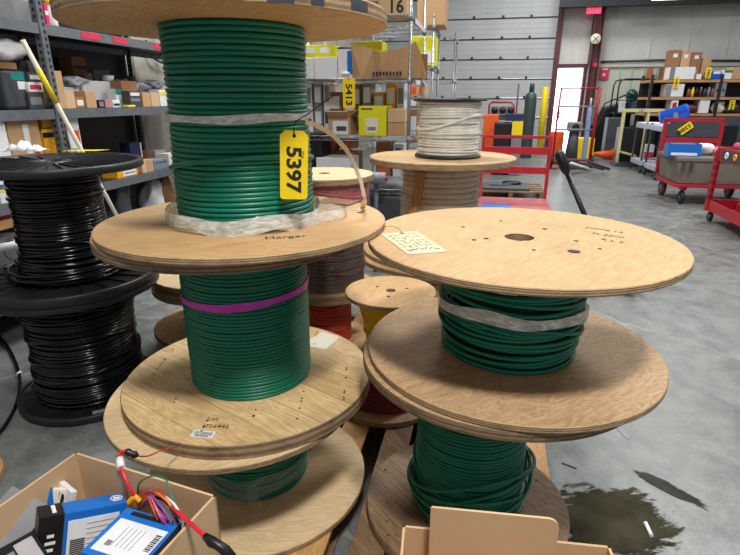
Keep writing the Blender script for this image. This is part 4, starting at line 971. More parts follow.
MB().box((0, 0, zz-.1), (.3, .3, .2)).build('head', GREY, t, bevel=.03); MB().lathe([(.0001, 0), (.15, 0), (.1, zz-.2), (.0001, zz-.2)], 20, closed=False).build('stand', GREYD, t); MB().lathe([(.02, 0), (.07, 0), (.07, .03), (.02, .03)], 20).build('gauge', BLACK, t, (0, -.16, zz-.1), (PI/2, 0, 0))
wf('orange_bin', 'orange-red plastic bin beside the red cart, left of the doorway', 'bin', 551, 132, 564.5, BC+.9, 0, .3, ORN, bevel=.02)
wf('yellow_case', 'yellow case on the floor behind the red cart', 'case', 579, 138, 595.5, BC+1.7, .0, .3, YEL, bevel=.02)
for i, (u0, v0, u1, v1, mt, lab) in enumerate([(569, 140, 590, 165, GREYD, 'dark grey'), (574, 138, 594, 160, WHITE, 'white'), (566, 146, 583, 166, CHROME, 'silver'), (580, 146, 606, 162, MAROON, 'maroon'), (590, 150, 611, 158, NAVY, 'navy')]):
    p, q = W(*onb(u0, v0, BC-.85-.12*i)), W(*onb(u1, v0+6, BC-.30-.12*i)); p.z = .22+.02*i; q.z = .03+.02*i
    tag(MB().tube([p, q], .025, 8).build('pipe', mt), '%s pipe in the heap beside the red welding cart' % lab, 'pipe')
p = onz(602, 141); p = W(onb(606, 141, 14.2)[0], 14.2, 0)
t = thing('traffic_cone', 'orange traffic cone lying on its side by the far wall', 'cone', p+Vector((0, 0, .13)), RZ)
MB().lathe([(.0001, -.35), (.03, -.35), (.12, .2), (.0001, .2)], 24, closed=False).build('cone_body', ORN, t, (0, 0, 0), (0, PI/2, 0)); MB().box((.2, 0, 0), (.03, .26, .26)).build('cone_base', ORN, t)
# ------------------------------------------------------------------ far right clutter
BR = 13.5
t = bthing('storage_rack', 'long rack with wooden shelves along the far wall at right', 'rack', 5.6, BR+.4, 0)
zA, zB, zC = [onb(700, v, BR)[2] for v in (79, 96.5, 113)]
for x in (-2.0, -.6, .8, 2.2):
    for y in (-.38, .38): MB().box((x, y, (zA+.1)/2), (.06, .05, zA+.1)).build('upright', DSTEEL, t)
MB().box((.1, .39, zA*.5), (4.3, .01, zA-.1)).build('dark_backing', BLACK, t)  # black sheet added to paint the darkness behind the shelves
for z in (zA, zB, zC, .4): MB().box((.1, 0, z-.04), (4.3, .8, .055)).build('shelf', SHWOOD if z != .4 else DSTEEL, t)
def fr_(name, lab, cat, u0, v0, u1, z, mat, off=.02, d=.4, **k): return wf(name, lab, cat, u0, v0, u1, BR+off, z, d, mat, **k)
z = zA-.004
fr_('white_box', 'large white and grey carton on the far rack top', 'carton', 671, 67, 696, z, WHITE, patch=[(-.4, .5, .2, 1, GREY)])
fr_('white_box', 'low white tray right of the large white carton, far rack', 'box', 697, 74, 702, z, WHITE)
k_ = 0
for (u0, v0, u1, lab) in [(671, 50, 682, 'leftmost tall'), (682.5, 51, 692, 'second tall'), (692.5, 52, 703, 'third tall')]:
    fr_('carton', '%s brown carton stacked at the back of the far rack top' % lab, 'carton', u0, v0, u1, z, CARD if k_ % 2 else CARDD, off=.45, d=.3, patch=[(0, .82, .4, .12, WHITE), (0, .3, .5, .15, CARDL)]); k_ += 1
fr_('carton', 'lower brown carton right of the tall stack, far rack top', 'carton', 703.5, 58, 712, z, CARD, off=.42, d=.3)
fr_('basket', 'blue and white basket on the far rack top', 'basket', 713, 71, 722, z, BLUEP, bevel=.01, patch=[(0, .8, .8, .3, WHITE)])
fr_('green_box', 'green and white box on the far rack top', 'box', 723, 70, 733, z, WHITE, patch=[(.1, .85, .8, .3, GRN2)])
fr_('carton', 'brown carton at the right picture edge on the far rack', 'carton', 734, 67, 748, z, CARD)
bag('bottle_group_cap', 'dark bottle-like lump beside the yellow tag on the far rack', 'bottle', W(*onb(704, 76, BR+.1)[:2], z), .12, .12, .15, BROWN, RZ, 61)
numtag(W(*onb(708.5, 73, BR-.03)), RZ, '5402', 'small yellow number tag on the far rack top edge', .11, .22, [(0, 0, .1), (0, .01, .13)])
numtag(W(*onb(676.5, 82.5, BR-.03)), RZ, '5401', 'small yellow number tag below the large white carton', .11, .22, [(0, 0, .1), (0, .01, .13)])
z = zB-.004
fr_('white_box', 'white carton under the far rack top shelf', 'carton', 667, 84, 685, z, WHITE, patch=[(-.35, .5, .3, .95, GREY)])
for i in range(2): fr_('binder', ['left', 'right'][i]+' one of two grey binders on the far rack', 'binder', 717+6*i, 82, 721.5+6*i, z, GREY, patch=[(0, .45, .4, .2, BLACK)])
for i, (u, mt) in enumerate([(689, BROWN), (693, YEL), (697, DSTEEL), (701, MAROON), (705, GREYD), (709, GREY), (713, BROWN)]):
    p = onb(u, 90, BR+.1); t = bthing('spray_can', '%s from the left in the row of small cans on the far rack' % ['first', 'second', 'third', 'fourth', 'fifth', 'sixth', 'seventh'][i], 'can', p[0], p[1], z, 'small cans on the far rack')
    MB().lathe([(.0001, 0), (.032, 0), (.032, .14), (.02, .17), (.0001, .17)], 14, closed=False).build('can_body', mt, t); MB().lathe([(.0001, .17), (.015, .17), (.015, .2), (.0001, .2)], 10, closed=False).build('can_cap', WHITE if i % 2 else BLACK, t)
z = zC-.004
fr_('white_box', 'white flat box on the third far shelf', 'box', 701, 98, 711, z, WHITE); fr_('small_box', 'white and red box on the third far shelf', 'box', 672, 100, 679, z, WHITE, patch=[(0, .6, .6, .4, REDP)])
bag('cloth_bundle', 'reddish brown cloth bundle on the third far shelf', 'bundle', W(onb(694, 105, BR)[0], BR+.2, z), .42, .25, .2, MAROON, RZ, 63)
bag('cloth_bundle', 'pale cloth bundle on the third far shelf', 'bundle', W(onb(723, 100, BR)[0], BR+.2, z), .25, .22, .26, PAPER, RZ, 64)
bag('cloth_bundle', 'dark heap filling the third far shelf at right', 'bundle', W(onb(737, 104, BR)[0], BR+.25, z), .35, .3, .22, GREYD, RZ, 65)
numtag(W(*onb(732, 105, BR-.05)), RZ, '5404', 'small yellow number tag at far right on the third shelf', .11, .2, [(0, 0, .09), (0, .01, .11)])
# dark tool chest under the shelves
fr_('tool_chest', 'long dark tool chest below the far rack shelves', 'chest', 680, 118, 752, 0, GREYD, off=-.62, d=.5, patch=[(-.25+.25*k, .5, .2, .7, BLACK) for k in range(3)])
# brown cartons left of the rack, on the wall girt level
BW = 16.2
wf('carton', 'orange-brown tall panel leaning at the far wall', 'board', 648, 68, 654, BW, 0, .05, plain('orange_board', (190, 110, 70), .7))
wf('carton', 'tall dark brown board beside the orange-brown panel', 'board', 660, 68, 668, BW, 0, .05, BROWN)
# black wire cage with helmet
BK = 14.9; x0, x1 = onb(617, 100, BK)[0], onb(655, 100, BK)[0]; xc = (x0+x1)/2; hw = (x1-x0)/2; zt = onb(636, 79, BK)[2]
t = bthing('cage_cart', 'black tube-framed cart with helmet and crates on its shelf', 'cart', xc, BK, 0)
for y in (0, .6):
    MB().tube([(-hw, y, .05), (-hw, y, zt-.14), (-hw+.04, y, zt-.03), (-hw+.14, y, zt), (hw-.14, y, zt), (hw-.03, y, zt-.03), (hw, y, zt-.14), (hw, y, .05)], .018, 8).build('frame', BLACK, t)
for z in (onb(636, 100, BK)[2], onb(636, 113, BK)[2]): MB().cyl((-hw, 0, z), (hw, 0, z), .014, n=8).build('rail', BLACK, t)
zs1 = onb(636, 111, BK)[2]-.06
MB().box((0, .3, zs1), (2*hw, .62, .03)).build('shelf', DSTEEL, t); MB().box((0, .3, .3), (2*hw, .62, .03)).build('shelf', DSTEEL, t)
zs1 += .016
cr_ = carton('crate', 'blue-grey crate inside the black cage cart', 'crate', xc+.15, BK+.28, zs1, .42, .4, .27, plain('slate_blue', (66, 88, 112), .5), bevel=.02)
t = bthing('welding_helmet', 'dark green welding helmet on the blue-grey crate', 'helmet', xc-.05, BK+.25, zs1+.272)
MB().lathe([(.0001, .30), (.07, .28), (.13, .22), (.15, .12), (.14, .02), (.13, 0), (.12, .02), (.135, .12), (.06, .26), (.0001, .28)], 28, closed=False).build('shell', plain('dark_green', (20, 66, 60), .25), t); MB().box((-.05, -.142, .14), (.12, .02, .07)).build('visor', BLACK, t)
p = onb(652, 94, BK); t = bthing('metal_duct', 'short silver duct leaning on the blue-grey crate', 'duct', xc+.28, BK+.02+.25, zs1+.272)
MB().cyl((-.15, 0, .16), (.13, 0, .05), .05, n=20).build('duct_tube', CHROME, t)
carton('white_canister', 'white canister stack at the left of the cage cart shelf', 'canister', xc-.26, BK+.2, zs1, .14, .16, .34, WHITE, bevel=.02)
carton('green_crate', 'dark green crate low in the cage cart', 'crate', xc, BK+.3, .317, .5, .4, .45, plain('deep_green', (24, 60, 50), .5), bevel=.02)
# black hopper shape between the door cart and the cage
t = bthing('black_hopper', 'large black slanting hopper behind the traffic cone', 'hopper', onb(607, 130, 15.6)[0], 15.6, 0)
zh = onb(608, 108, 15.6)[2]
MB().hexa([(-.55, 0, .1), (.55, 0, .1), (.55, .6, .1), (-.55, .6, .1)], [(-.1, 0, zh), (.55, 0, zh+.2), (.55, .6, zh+.2), (-.1, .6, zh)]).build('hopper_body', BLACK, t, bevel=.02)
MB().tube([(-.45, -.03, .3), (-.15, -.03, zh+.12), (.5, -.03, zh+.4)], .02, 8).build('edge_bar', DSTEEL, t); MB().box((0, .3, .05), (1, .5, .1)).build('skid', GREYD, t)
t2_ = bthing('power_tools_box', 'dark cluttered box on the hopper skid side', 'box', onb(618, 130, 14.6)[0]-.1, 14.6, 0)
MB().box((0, 0, .5), (.4, .4, 1.0)).build('box_body', GREYD, t2_, bevel=.02)
# pale yellow frame
BY = 13.0; x0, x1 = onb(621, 120, BY)[0], onb(662, 120, BY)[0]; zt = onb(640, 109, BY)[2]; xc = (x0+x1)/2; hw = (x1-x0)/2
t = bthing('press_frame', 'pale yellow steel frame marked 126 left of the grey carts', 'frame', xc, BY, 0)
MB().box((0, 0, zt-.03), (2*hw, .12, .07)).build('top_beam', PALE, t, bevel=.004); text('painted_number', '126', .07, BLUE, t, (-.05, -.062, zt-.03), (PI/2, 0, 0), .0004, bold=.002)
for x, tx in ((-hw+.04, -.02), (hw*.0+.12, .02)): MB().box((x, 0, (zt-.06)/2), (.055, .1, zt-.06)).build('upright', PALE, t, bevel=.004)
MB().hexa([(-hw+.06, -.3, .30), (-.05, -.3, .22), (-.05, .0, .22), (-hw+.06, .0, .30)], [(-hw+.06, -.3, .34), (-.05, -.3, .26), (-.05, 0, .26), (-hw+.06, 0, .34)]).build('chute', PALE, t)
MB().box((-.1, 0, .04), (2*hw-.1, .5, .08)).build('base', GREYD, t); MB().box((0, .3, .45), (2*hw-.1, .35, .75)).build('dark_body', BLACK, t, bevel=.01)
# grey service carts
def service_cart(label, u, v, b, top, cloth):
    p = onz(u, v, .0); 
    a = p.x*math.cos(PHI)-p.y*math.sin(PHI); b = p.x*math.sin(PHI)+p.y*math.cos(PHI)
    t = bthing('service_cart', label, 'cart', a+.28, b+.35, 0, 'grey service carts')
    for x in (-.24, .24):
        for y in (-.36, .36): MB().box((x, y, (top+.1)/2), (.035, .035, top-.1)).build('post', GREYD, t, bevel=.004); wheel('caster', t, x, y, .06, .06, .03)
    for z in (.2, top-.08): MB().box((0, 0, z), (.52, .78, .10)).build('tray', plain('cart_grey'+label[:6]+str(z), (176, 182, 198), .5), t, bevel=.01)
    return t, a+.28, b+.35
c1, ca1, cb1 = service_cart('farther grey service cart with white cloth on top', 637, 173, 0, 1.0, WHITE)
c2, ca2, cb2 = service_cart('nearer grey service cart touching the grey tub', 652, 180, 0, 1.0, WHITE)
carton('white_canister', 'white and red canister on the lower tray of the farther cart', 'canister', ca1-.05, cb1, .252, .2, .2, .3, WHITE, patch=[(0, .3, .9, .4, MAG)], bevel=.03)
carton('carton', 'small brown carton on the lower tray of the nearer cart', 'carton', ca2, cb2, .252, .25, .3, .3, CARDD)
tag(MB().box((0, 0, .006), (.5, .6, .012)).build('white_cloth', WHITE, None, W(ca1, cb1, .971), (0, 0, RZ), bevel=.004), 'white cloth folded on the farther grey cart', 'cloth')
tag(MB().box((0, 0, .006), (.4, .4, .012)).build('white_cloth', WHITE, None, W(ca2-.05, cb2-.15, .971), (0, 0, RZ), bevel=.004), 'white cloth folded on the nearer grey cart', 'cloth')
p = onb(676, 111, cb2+.1); t = bthing('bucket', 'blue bucket tipped on its side on the nearer grey cart', 'bucket', ca2+.02, cb2+.1, .985+.145)
bo = MB().lathe([(.0001, -.22), (.11, -.22), (.145, .2), (.15, .2), (.15, .23), (.135, .23), (.1, -.2), (.0001, -.2)], 32, closed=False).build('bucket_body', BLUEP, t, (0, 0, .03), (0, R(76), 0)); MB().box((0, -.142, .03), (.07, .01, .1), rot=(0, R(-14), 0)).build('bucket_label', GREY, t)
# grey tub on a red platform truck
def abz(u, v, z): p = onz(u, v, z); return toab(p)
ta, tb = abz(675, 184, .30); te = tb+.95; wid = 1.15; dep = min(max(te-tb, .5), 1.0)
th_ = onb(675, 157, tb)[2]-.30
t = bthing('platform_truck', 'red platform truck with barred end carrying the grey tub', 'cart', ta+wid/2, tb+dep/2, 0)
MB().box((0, 0, .275), (wid, dep, .04)).build('deck', REDP, t, bevel=.004)
for x in (-wid/2+.1, wid/2-.1):
    wheel('wheel', t, x, dep/2-.12, .13, .13, .06, mat=MAROON); wheel('caster', t, x+.05, -dep/2+.12, .10, .10, .045)
    MB().box((x+.05, -dep/2+.12, .235), (.07, .12, .06)).build('caster_fork', REDP, t); MB().box((x, dep/2-.12, .25), (.07, .1, .04)).build('axle_block', REDP, t)
yb = dep/2+.03; za = onb(690, 120, tb+dep)[2]; x0 = onb(665, 130, tb+dep)[0]-(ta+wid/2); x1 = onb(722, 130, tb+dep)[0]-(ta+wid/2)
for x in (x0, x1): MB().box((x, yb, (.33+za)/2), (.05, .05, za-.33)).build('end_post', REDP, t)
MB().box(((x0+x1)/2, yb, za), (x1-x0+.05, .05, .05)).build('top_rail', REDP, t); MB().box(((x0+x1)/2, yb, za-.30), (x1-x0, .04, .07)).build('cross_rail', REDP, t); MB().box(((x0+x1)/2, yb+.03, .345), (x1-x0+.05, .1, .03)).build('end_bracket', REDP, t)
MB().box(((x0+x1)/2, yb+.0, za-.15), (x1-x0-.06, .012, .2)).build('end_panel', GREYD, t)
numtag(W(ta+wid/2+x0+.28, tb+dep+.0-.02, za-.12), RZ, '5388', 'yellow number tag on the barred end of the platform truck', .11, .2, [(0, 0, .08), (0, .01, .1)]).rotation_euler = (0, R(50), RZ)
tt = bthing('tub', 'large grey plastic tub on the red platform truck', 'tub', ta+wid/2, tb+dep/2, .297)
m = MB(); h = th_; w, d = wid, dep-.06
m.hexa([(-w/2+.04, -d/2+.04, 0), (w/2-.04, -d/2+.04, 0), (w/2-.04, d/2-.04, 0), (-w/2+.04, d/2-.04, 0)], [(-w/2, -d/2, h-.06), (w/2, -d/2, h-.06), (w/2, d/2, h-.06), (-w/2, d/2, h-.06)]); m.build('tub_body', TUBG, tt, bevel=.012)
MB().box((0, 0, h-.03), (w+.03, d+.03, .06)).build('tub_rim', TUBG, tt, bevel=.012)
for x in (-.2, -.3): MB().box((x-.2, -d/2-.012, h-.13), (.04, .03, .1)).build('latch', GREYD, tt)
MB().box((w*.28, -d/2-.006, h*.75), (.12, .012, .1)).build('blue_mark', NAVY, tt)
zt2 = .297+h+.001
bxa = onb(670, 150, tb+.15)[0]; bxe = onb(702, 150, tb+.15)[0]
t = bthing('open_carton', 'blue printed open carton on top of the grey tub', 'carton', (bxa+bxe)/2, tb+.30, zt2, rot=R(-6)); w = bxe-bxa; h = .17
m = MB()
for (c, d_) in (((0, -.15, h/2), (w, .006, h)), ((0, .15, h/2), (w, .006, h)), ((-w/2, 0, h/2), (.006, .3, h)), ((w/2, 0, h/2), (.006, .3, h)), ((0, 0, .003), (w, .3, .006))): m.box(c, d_)
m.build('box_body', BLUE, t); MB().box((0, -.1545, h*.18), (w*.8, .002, h*.22)).build('box_label', WHITE, t); MB().box((.02, 0, h*.5), (w*.8, .24, h*.9)).build('packing', CARDD, t, bevel=.02)
bag('plastic_bag', 'white plastic bag behind the blue carton on the tub', 'bag', W(bxe+.12, tb+.45, zt2), .3, .25, .16, WHITE, RZ, 71)
bag('rope_coil', 'pink and white tied bundle on the tub near the red tool cart', 'bundle', W(bxe+.28, tb+.25, zt2), .18, .16, .13, plain('pink_rope', (214, 110, 120), .6), RZ, 72)
# red tool cart at the right edge
A1 = 2.78; b_n, b_f = 6.15, 7.15; W3 = .62
t = bthing('tool_cart', 'red tool cart cut by the right picture edge', 'cart', A1+W3/2, (b_n+b_f)/2, 0); L = b_f-b_n
ztp = ona(712, 152, A1)[2]
for x in (-W3/2, W3/2):
    for y in (-L/2, L/2):
        m = MB(); m.box((x, y, (ztp+.1)/2+.02), (.05, .07, ztp-.12))
        for k in range(7): m.box((x, y-.036, .3+k*.09), (.02, .004, .04), 1); m.box((x-.026*(1 if x < 0 else -1), y, .3+k*.09), (.004, .03, .04), 1)
        m.build('post', [REDP, INK], t); wheel('caster', t, x*.9, y*.9, .065, .065, .035)
for z, hh in ((.2, .13), (ztp, .16)):
    m = MB(); 
    m.box((0, 0, z-hh/2+.01), (W3, L+.06, .02)); m.box((-W3/2, 0, z), (.02, L+.08, hh)); m.box((W3/2, 0, z), (.02, L+.08, hh)); m.box((0, -L/2-.03, z), (W3, .02, hh)); m.box((0, L/2+.03, z), (W3, .02, hh))
    m.build('tray', REDP, t, bevel=.006)
MB().box((-W3/2-.012, -.05, ztp), (.006, L*.85, .12)).build('dark_panel', GREYD, t)
for y, mt in ((.22, WHITE), (.0, AMB)):
    MB().lathe([(.015, 0), (.04, 0), (.04, .01), (.015, .01)], 20).build('dial', mt, t, (-W3/2-.016, y, ztp), (0, -PI/2, 0))
MB().box((0, .1, ztp+.10), (.45, .6, .08)).build('red_lid', plain('pale_red', (196, 84, 96), .4), t, bevel=.03)
carton('red_jack', 'small red and black jack on the lower tray of the red tool cart', 'jack', A1+.3, 6.75, .157, .2, .3, .14, REDP, bevel=.03, patch=[(0, .3, .8, .4, BLACK)])
# signs, clock and lamps
q = onb(594, 9.5, FB-.5); t = bthing('exit_sign', 'glowing pink-red exit sign high on the maroon column', 'sign', q[0], FB-.5, q[2]); MB().box((0, 0, 0), (.36, .05, .2)).build('sign_box', EXITM, t, bevel=.008); text('exit_word', 'EXIT', .12, WHITE, t, (0, -.027, 0), (PI/2, 0, 0), .0005, bold=.003)
MB().box((0, .03, .0), (.1, .05, .1)).build('sign_mount', GREYD, t)
q = onb(595.5, 39, FB-.45); t = bthing('wall_fan', 'round pale disc with a dark cross on the maroon column', 'clock', q[0], FB-.46, q[2])
MB().lathe([(.0001, 0), (.12, 0), (.13, .015), (.12, .03), (.0001, .03)], 32, closed=False).build('disc', PAPER, t, (0, 0, 0), (PI/2, 0, 0))
for a in (45, -45): MB().box((0, -.033, 0), (.2, .006, .018), rot=(0, R(a), 0)).build('blade', GREYD, t)
q = onb(604, 73.5, FB-.05); t = bthing('fire_sign', 'small red fire extinguisher sign on the ribbed wall', 'sign', q[0], FB-.055, q[2])
MB().box((0, 0, 0), (.24, .01, .32)).build('sign_plate', MAG, t, bevel=.003); MB().box((0, -.007, .11), (.16, .003, .03)).build('sign_bar', WHITE, t); MB().lathe([(.0001, 0), (.045, 0), (.045, .003), (.0001, .003)], 16, closed=False).build('sign_symbol', WHITE, t, (0, -.006, -.04), (PI/2, 0, 0))
q = onb(592, 65, FB-.45); t = bthing('alarm_light', 'small red alarm light on the maroon column', 'alarm', q[0]+.08, FB-.445, q[2]); MB().box((0, 0, 0), (.1, .06, .1)).build('alarm_box', MAG, t, bevel=.01)
q = onb(668, 0, FB-1.2); t = bthing('strip_lamp', 'fluorescent strip lamp under the dark girder at top right', 'lamp', q[0], FB-1.2, q[2]+.02)
MB().box((0, 0, .04), (.75, .2, .06)).build('lamp_housing', GREY, t); MB().box((0, 0, .0), (.7, .14, .02)).build('lamp_tube', LAMP, t); MB().box((0, .25, .08), (.05, .55, .03)).build('lamp_bracket', GREY, t)
p = onb(640, 60, FB-.06); tag(MB().tube([W(onb(600, 63, FB)[0], FB-.08, GZ+.12), W(onb(660, 62, FB)[0], FB-.08, GZ+.14), W(onb(740, 62, FB)[0], FB-.08, GZ+.1)], .03, 8).build('conduit', GREYD), 'dark conduit running above the girt of the far wall', 'conduit')

# ------------------------------------------------------------------ foreground: open carton at left with blue boxes and wires
zc = .70
Pa = onz(76, 452, zc); Pb = onz(216, 495.5, zc); ex = (Pb-Pa); Wc = ex.length; ex.normalize(); rzc = math.atan2(ex.y, ex.x); ey = Vector((-ex.y, ex.x, 0)); Dc = .46; Hc = .25
cen = (Pa+Pb)/2-ey*Dc/2
t = thing('closed_carton', 'closed brown carton carrying the open carton of blue boxes', 'carton', (cen.x, cen.y, 0), rzc); MB().box((0, 0, (zc-Hc)/2), (Wc*.9, Dc*.9, zc-Hc-.002)).build('box_body', CARD, t, bevel=.004)
oc = thing('open_carton', 'open cardboard carton at bottom left full of blue boxes and wires', 'carton', (cen.x, cen.y, zc-Hc), rzc)
def walls(parent, w, d, h, mat, th=.005):
    MB().box((0, 0, th/2), (w, d, th)).build('base', mat, parent)
    MB().box((0, d/2-th/2, h/2), (w, th, h)).build('back_wall', mat, parent); MB().box((0, -d/2+th/2, h/2), (w, th, h)).build('front_wall', mat, parent)
    MB().box((-w/2+th/2, 0, h/2), (th, d, h)).build('side_wall', mat, parent); MB().box((w/2-th/2, 0, h/2), (th, d, h)).build('side_wall', mat, parent)
walls(oc, Wc, Dc, Hc, CARDL)
def slab(name, label, cat, P, Q, S, th, mat):
    """flat box whose upper face has corners P, Q and S (P-Q one edge, P-S the other); returns the thing and its size"""
    ux = (Q-P); w = ux.length; ux.normalize(); uy = (S-P); uy = uy-ux*uy.dot(ux); d = uy.length; uy.normalize(); uz = ux.cross(uy)
    if uz.z < 0: uz = -uz; 
    M_ = Matrix((ux, uz.cross(ux), uz)).transposed().to_4x4(); c = P+(Q-P)/2+uy*d/2-uz*th; M_.translation = c
    o = bpy.data.objects.new(name, None); COL.objects.link(o); o.matrix_world = M_; tag(o, label, cat)
    MB().box((0, 0, th/2), (w, d, th)).build('box_body', mat, o, bevel=.0015)
    return o, w, d
# upright blue box with black end
P = onz(40, 518, .69); Q = onz(127, 502, .65); S = onz(30, 580, .56); S = P+Vector((-.012, -.035, -.11))
o, w, d = slab('product_box', 'long blue box with black end tilted in the open carton', 'box', P, Q, S, .05, BLUE)
sg = 1 if (o.matrix_world.to_3x3() @ Vector((0, 1, 0))).dot(S-P) > 0 else -1
yy = lambda f: sg*(f-.5)*d      # 0 at the upper edge, 1 at the lower
def ontop(parent, x, y, sx, sy, mat, name='box_label', z=.05, th=.0012): return MB().box((x, y, z+th/2), (sx, sy, th)).build(name, mat, parent)
MB().box((-w*.5+.02, 0, .025), (.044, d+.0016, .0516)).build('black_end', BLACK, o, bevel=.0015)
ontop(o, .018, yy(.55), w*.60, d*.8, WHITE)
for k in range(9): ontop(o, -.01, yy(.50+k*.035), .026, .0026, INK, 'barcode', .0512, .0005)
for k in range(5): ontop(o, .03, yy(.25+k*.09), .05, .0014, GREY, 'printed_line', .0512, .0005)
for k in range(3): ontop(o, -w*.5+.02, yy(.35+.12*k), .012+.006*(k % 2), .006, WHITE, 'printed_mark', .0508, .0006)
yt = -sg*d/2   # narrow long side that faces up
def onside(x, z, sx, sz, mat, name): MB().box((x, yt-sg*.0012, z), (sx, .001, sz)).build(name, mat, o)
onside(-w*.5+.025, .025, .007, .034, WHITE, 'printed_mark')
m = MB(); hx = w*.40
for k in range(6):
    a0_, a1_ = PI/3*k, PI/3*(k+1); m.cyl((hx+.012*math.cos(a0_), yt-sg*.001, .025+.012*math.sin(a0_)), (hx+.012*math.cos(a1_), yt-sg*.001, .025+.012*math.sin(a1_)), .0014, n=5)
m.cyl((hx-.006, yt-sg*.001, .02), (hx+.006, yt-sg*.001, .03), .002, n=5); m.cyl((hx-.006, yt-sg*.001, .03), (hx+.006, yt-sg*.001, .02), .002, n=5); m.build('hexagon_mark', WHITE, o)
# second blue box lying on top, right
P = onz(83, 550, .66); Q = onz(127, 508, .68); S = onz(143, 580, .64)
Q = ony(127, 508, onz(127, 508, .675).y); 
o, w, d = slab('product_box', 'blue box with white label lying in the open carton', 'box', onz(80, 552, .67), onz(127, 507, .67), onz(133, 586, .67), .05, BLUE)
sg = 1
M3 = o.matrix_world.to_3x3(); sg = 1 if (M3 @ Vector((0, 1, 0))).dot(onz(133, 586, .67)-onz(80, 552, .67)) > 0 else -1
MB().box((0, sg*(d/2-.006), .025), (w+.0016, .014, .0516)).build('black_end', BLACK, o, bevel=.0015)
ontop(o, w*.5-.010, -sg*.05*d, .009, d*.6, BLACK)
ontop(o, -.008, -sg*.004, w*.66, d*.78, WHITE)
for k in range(10): ontop(o, -.02+k*.0040, sg*d*.30, .0016+.0012*(k % 2), .012, INK, 'barcode', .0512, .0005)
for k in range(5): ontop(o, -.006, sg*d*(-.2+.07*k), w*.4, .0012, GREY, 'printed_line', .0512, .0005)
ontop(o, -w*.22, -sg*d*.26, .012, .012, GREY, 'printed_mark', .0512, .0005)
for k in range(4): MB().box((-.03+.02*k, sg*(d/2+.0016), .025), (.012, .0012, .012)).build('printed_mark', WHITE, o)
# black box, lower left, and paper packs behind
o, w, d = slab('product_box', 'black box with grey window in the lower left of the open carton', 'box', onz(-22, 560, .66), onz(33, 530, .66), onz(12, 600, .64), .04, BLACK)
ontop(o, -.01, 0, w*.3, d*.6, GREY, z=.04); ontop(o, w*.25, 0, w*.35, d*.8, plain('silver_print', (170, 165, 168), .4), z=.04)
o, w, d = slab('product_box', 'small blue box under the long blue box, left corner of the carton', 'box', onz(10, 512, .655), onz(34, 497, .655), onz(24, 530, .64), .03, BLUE)
p = onz(48, 494, .62)
for i, (u, v, l, a, mt, lab) in enumerate([(52, 489, .07, 20, PAPER, 'cream folded leaflet at the back of the open carton'), (62, 487, .06, -15, WHITE, 'white card sleeve with black slots in the open carton'), (38, 492, .05, 40, BLUE, 'blue card scrap at the back of the open carton')]):
    p = onz(u, v, .665); t = thing('leaflet', lab, 'paper', (p.x, p.y, .60), rzc+R(a)); MB().box((0, 0, .03), (l, .012, .06+.004*i), rot=(R(-20), 0, 0)).build('card', mt, t, bevel=.001)
    if i == 1: [MB().box((-.018+.014*k, -.0085, .045), (.006, .003, .02), rot=(R(-20), 0, 0)).build('slot', INK, t) for k in range(3)]
p = onz(15, 520, .66); tag(MB().box((0, 0, 0), (.11, .16, .003), rot=(R(25), R(10), 0)).build('plastic_sleeve', GREY, None, (p.x-.03, p.y-.01, .635), (0, 0, rzc)), 'grey clear plastic sleeve along the left wall of the carton', 'sleeve')
t = thing('white_card', 'white card standing behind the wires in the open carton', 'card', onz(186, 502, .65)-Vector((0, 0, .06)), rzc+R(-30)); MB().box((0, 0, .03), (.05, .003, .09), rot=(R(-12), 0, R(10))).build('card', WHITE, t)
# bundle of wires
def spl(pts, k=8):
    out = []
    for i in range(len(pts)-1):
        P0 = pts[max(i-1, 0)]; P1 = pts[i]; P2 = pts[i+1]; P3 = pts[min(i+2, len(pts)-1)]
        for j in range(k):
            s = j/k; out.append(.5*((2*P1)+(P2-P0)*s+(2*P0-5*P1+4*P2-P3)*s*s+(3*P1-P0-3*P2+P3)*s**3))
    out.append(pts[-1]); return out
def z3(l): return [onz(u, v, z) for u, v, z in l]
WIRES = [('red', (222, 40, 52), [(137, 503, .62), (142, 494, .66), (158, 492, .70), (176, 508, .70), (190, 522, .68)], .0022),
 ('orange', (236, 96, 40), [(138, 506, .62), (146, 496, .66), (152, 506, .69), (158, 520, .67), (161, 527, .65)], .0022),
 ('violet', (132, 92, 190), [(139, 503, .62), (148, 494, .67), (160, 505, .70), (170, 520, .68), (174, 532, .65)], .0022),
 ('magenta', (214, 60, 160), [(140, 506, .62), (150, 500, .67), (160, 514, .69), (168, 528, .66)], .0022),
 ('white', (228, 226, 222), [(142, 500, .62), (155, 493, .68), (172, 502, .71), (182, 520, .70), (184, 545, .66)], .0024),
 ('green', (24, 120, 100), [(138, 500, .62), (139, 484, .68), (152, 476, .72), (166, 480, .73), (172, 497, .71), (182, 515, .69), (190, 528, .66)], .0018),
 ('dark blue', (40, 56, 120), [(140, 509, .62), (150, 503, .67), (164, 512, .69), (176, 530, .66)], .002),
 ('thin grey', (120, 124, 130), [(141, 508, .62), (147, 499, .66), (163, 503, .695), (172, 514, .69), (178, 534, .65)], .0018),
 ('pink', (226, 120, 170), [(139, 507, .62), (149, 497, .675), (156, 508, .70), (163, 523, .67), (166, 531, .65)], .002),
 ('light orange', (240, 140, 60), [(138, 504, .62), (150, 491, .68), (166, 500, .71), (174, 512, .69), (177, 526, .65)], .0024),
 ('dark green', (16, 70, 60), [(141, 505, .62), (158, 499, .67), (174, 513, .70), (188, 527, .68), (192, 540, .65)], .002),
 ('black', (20, 20, 24), [(143, 507, .62), (156, 497, .67), (170, 508, .69), (180, 526, .66)], .0022)]
for nm, c, l, rad in WIRES:
    tag(MB().tube(spl(z3(l)), rad, 7).build('wire', plain('wire_'+nm.replace(' ', '_'), c, .4)), '%s wire of the bundle bending out of the open carton' % nm, 'wire', None)
MB().tube
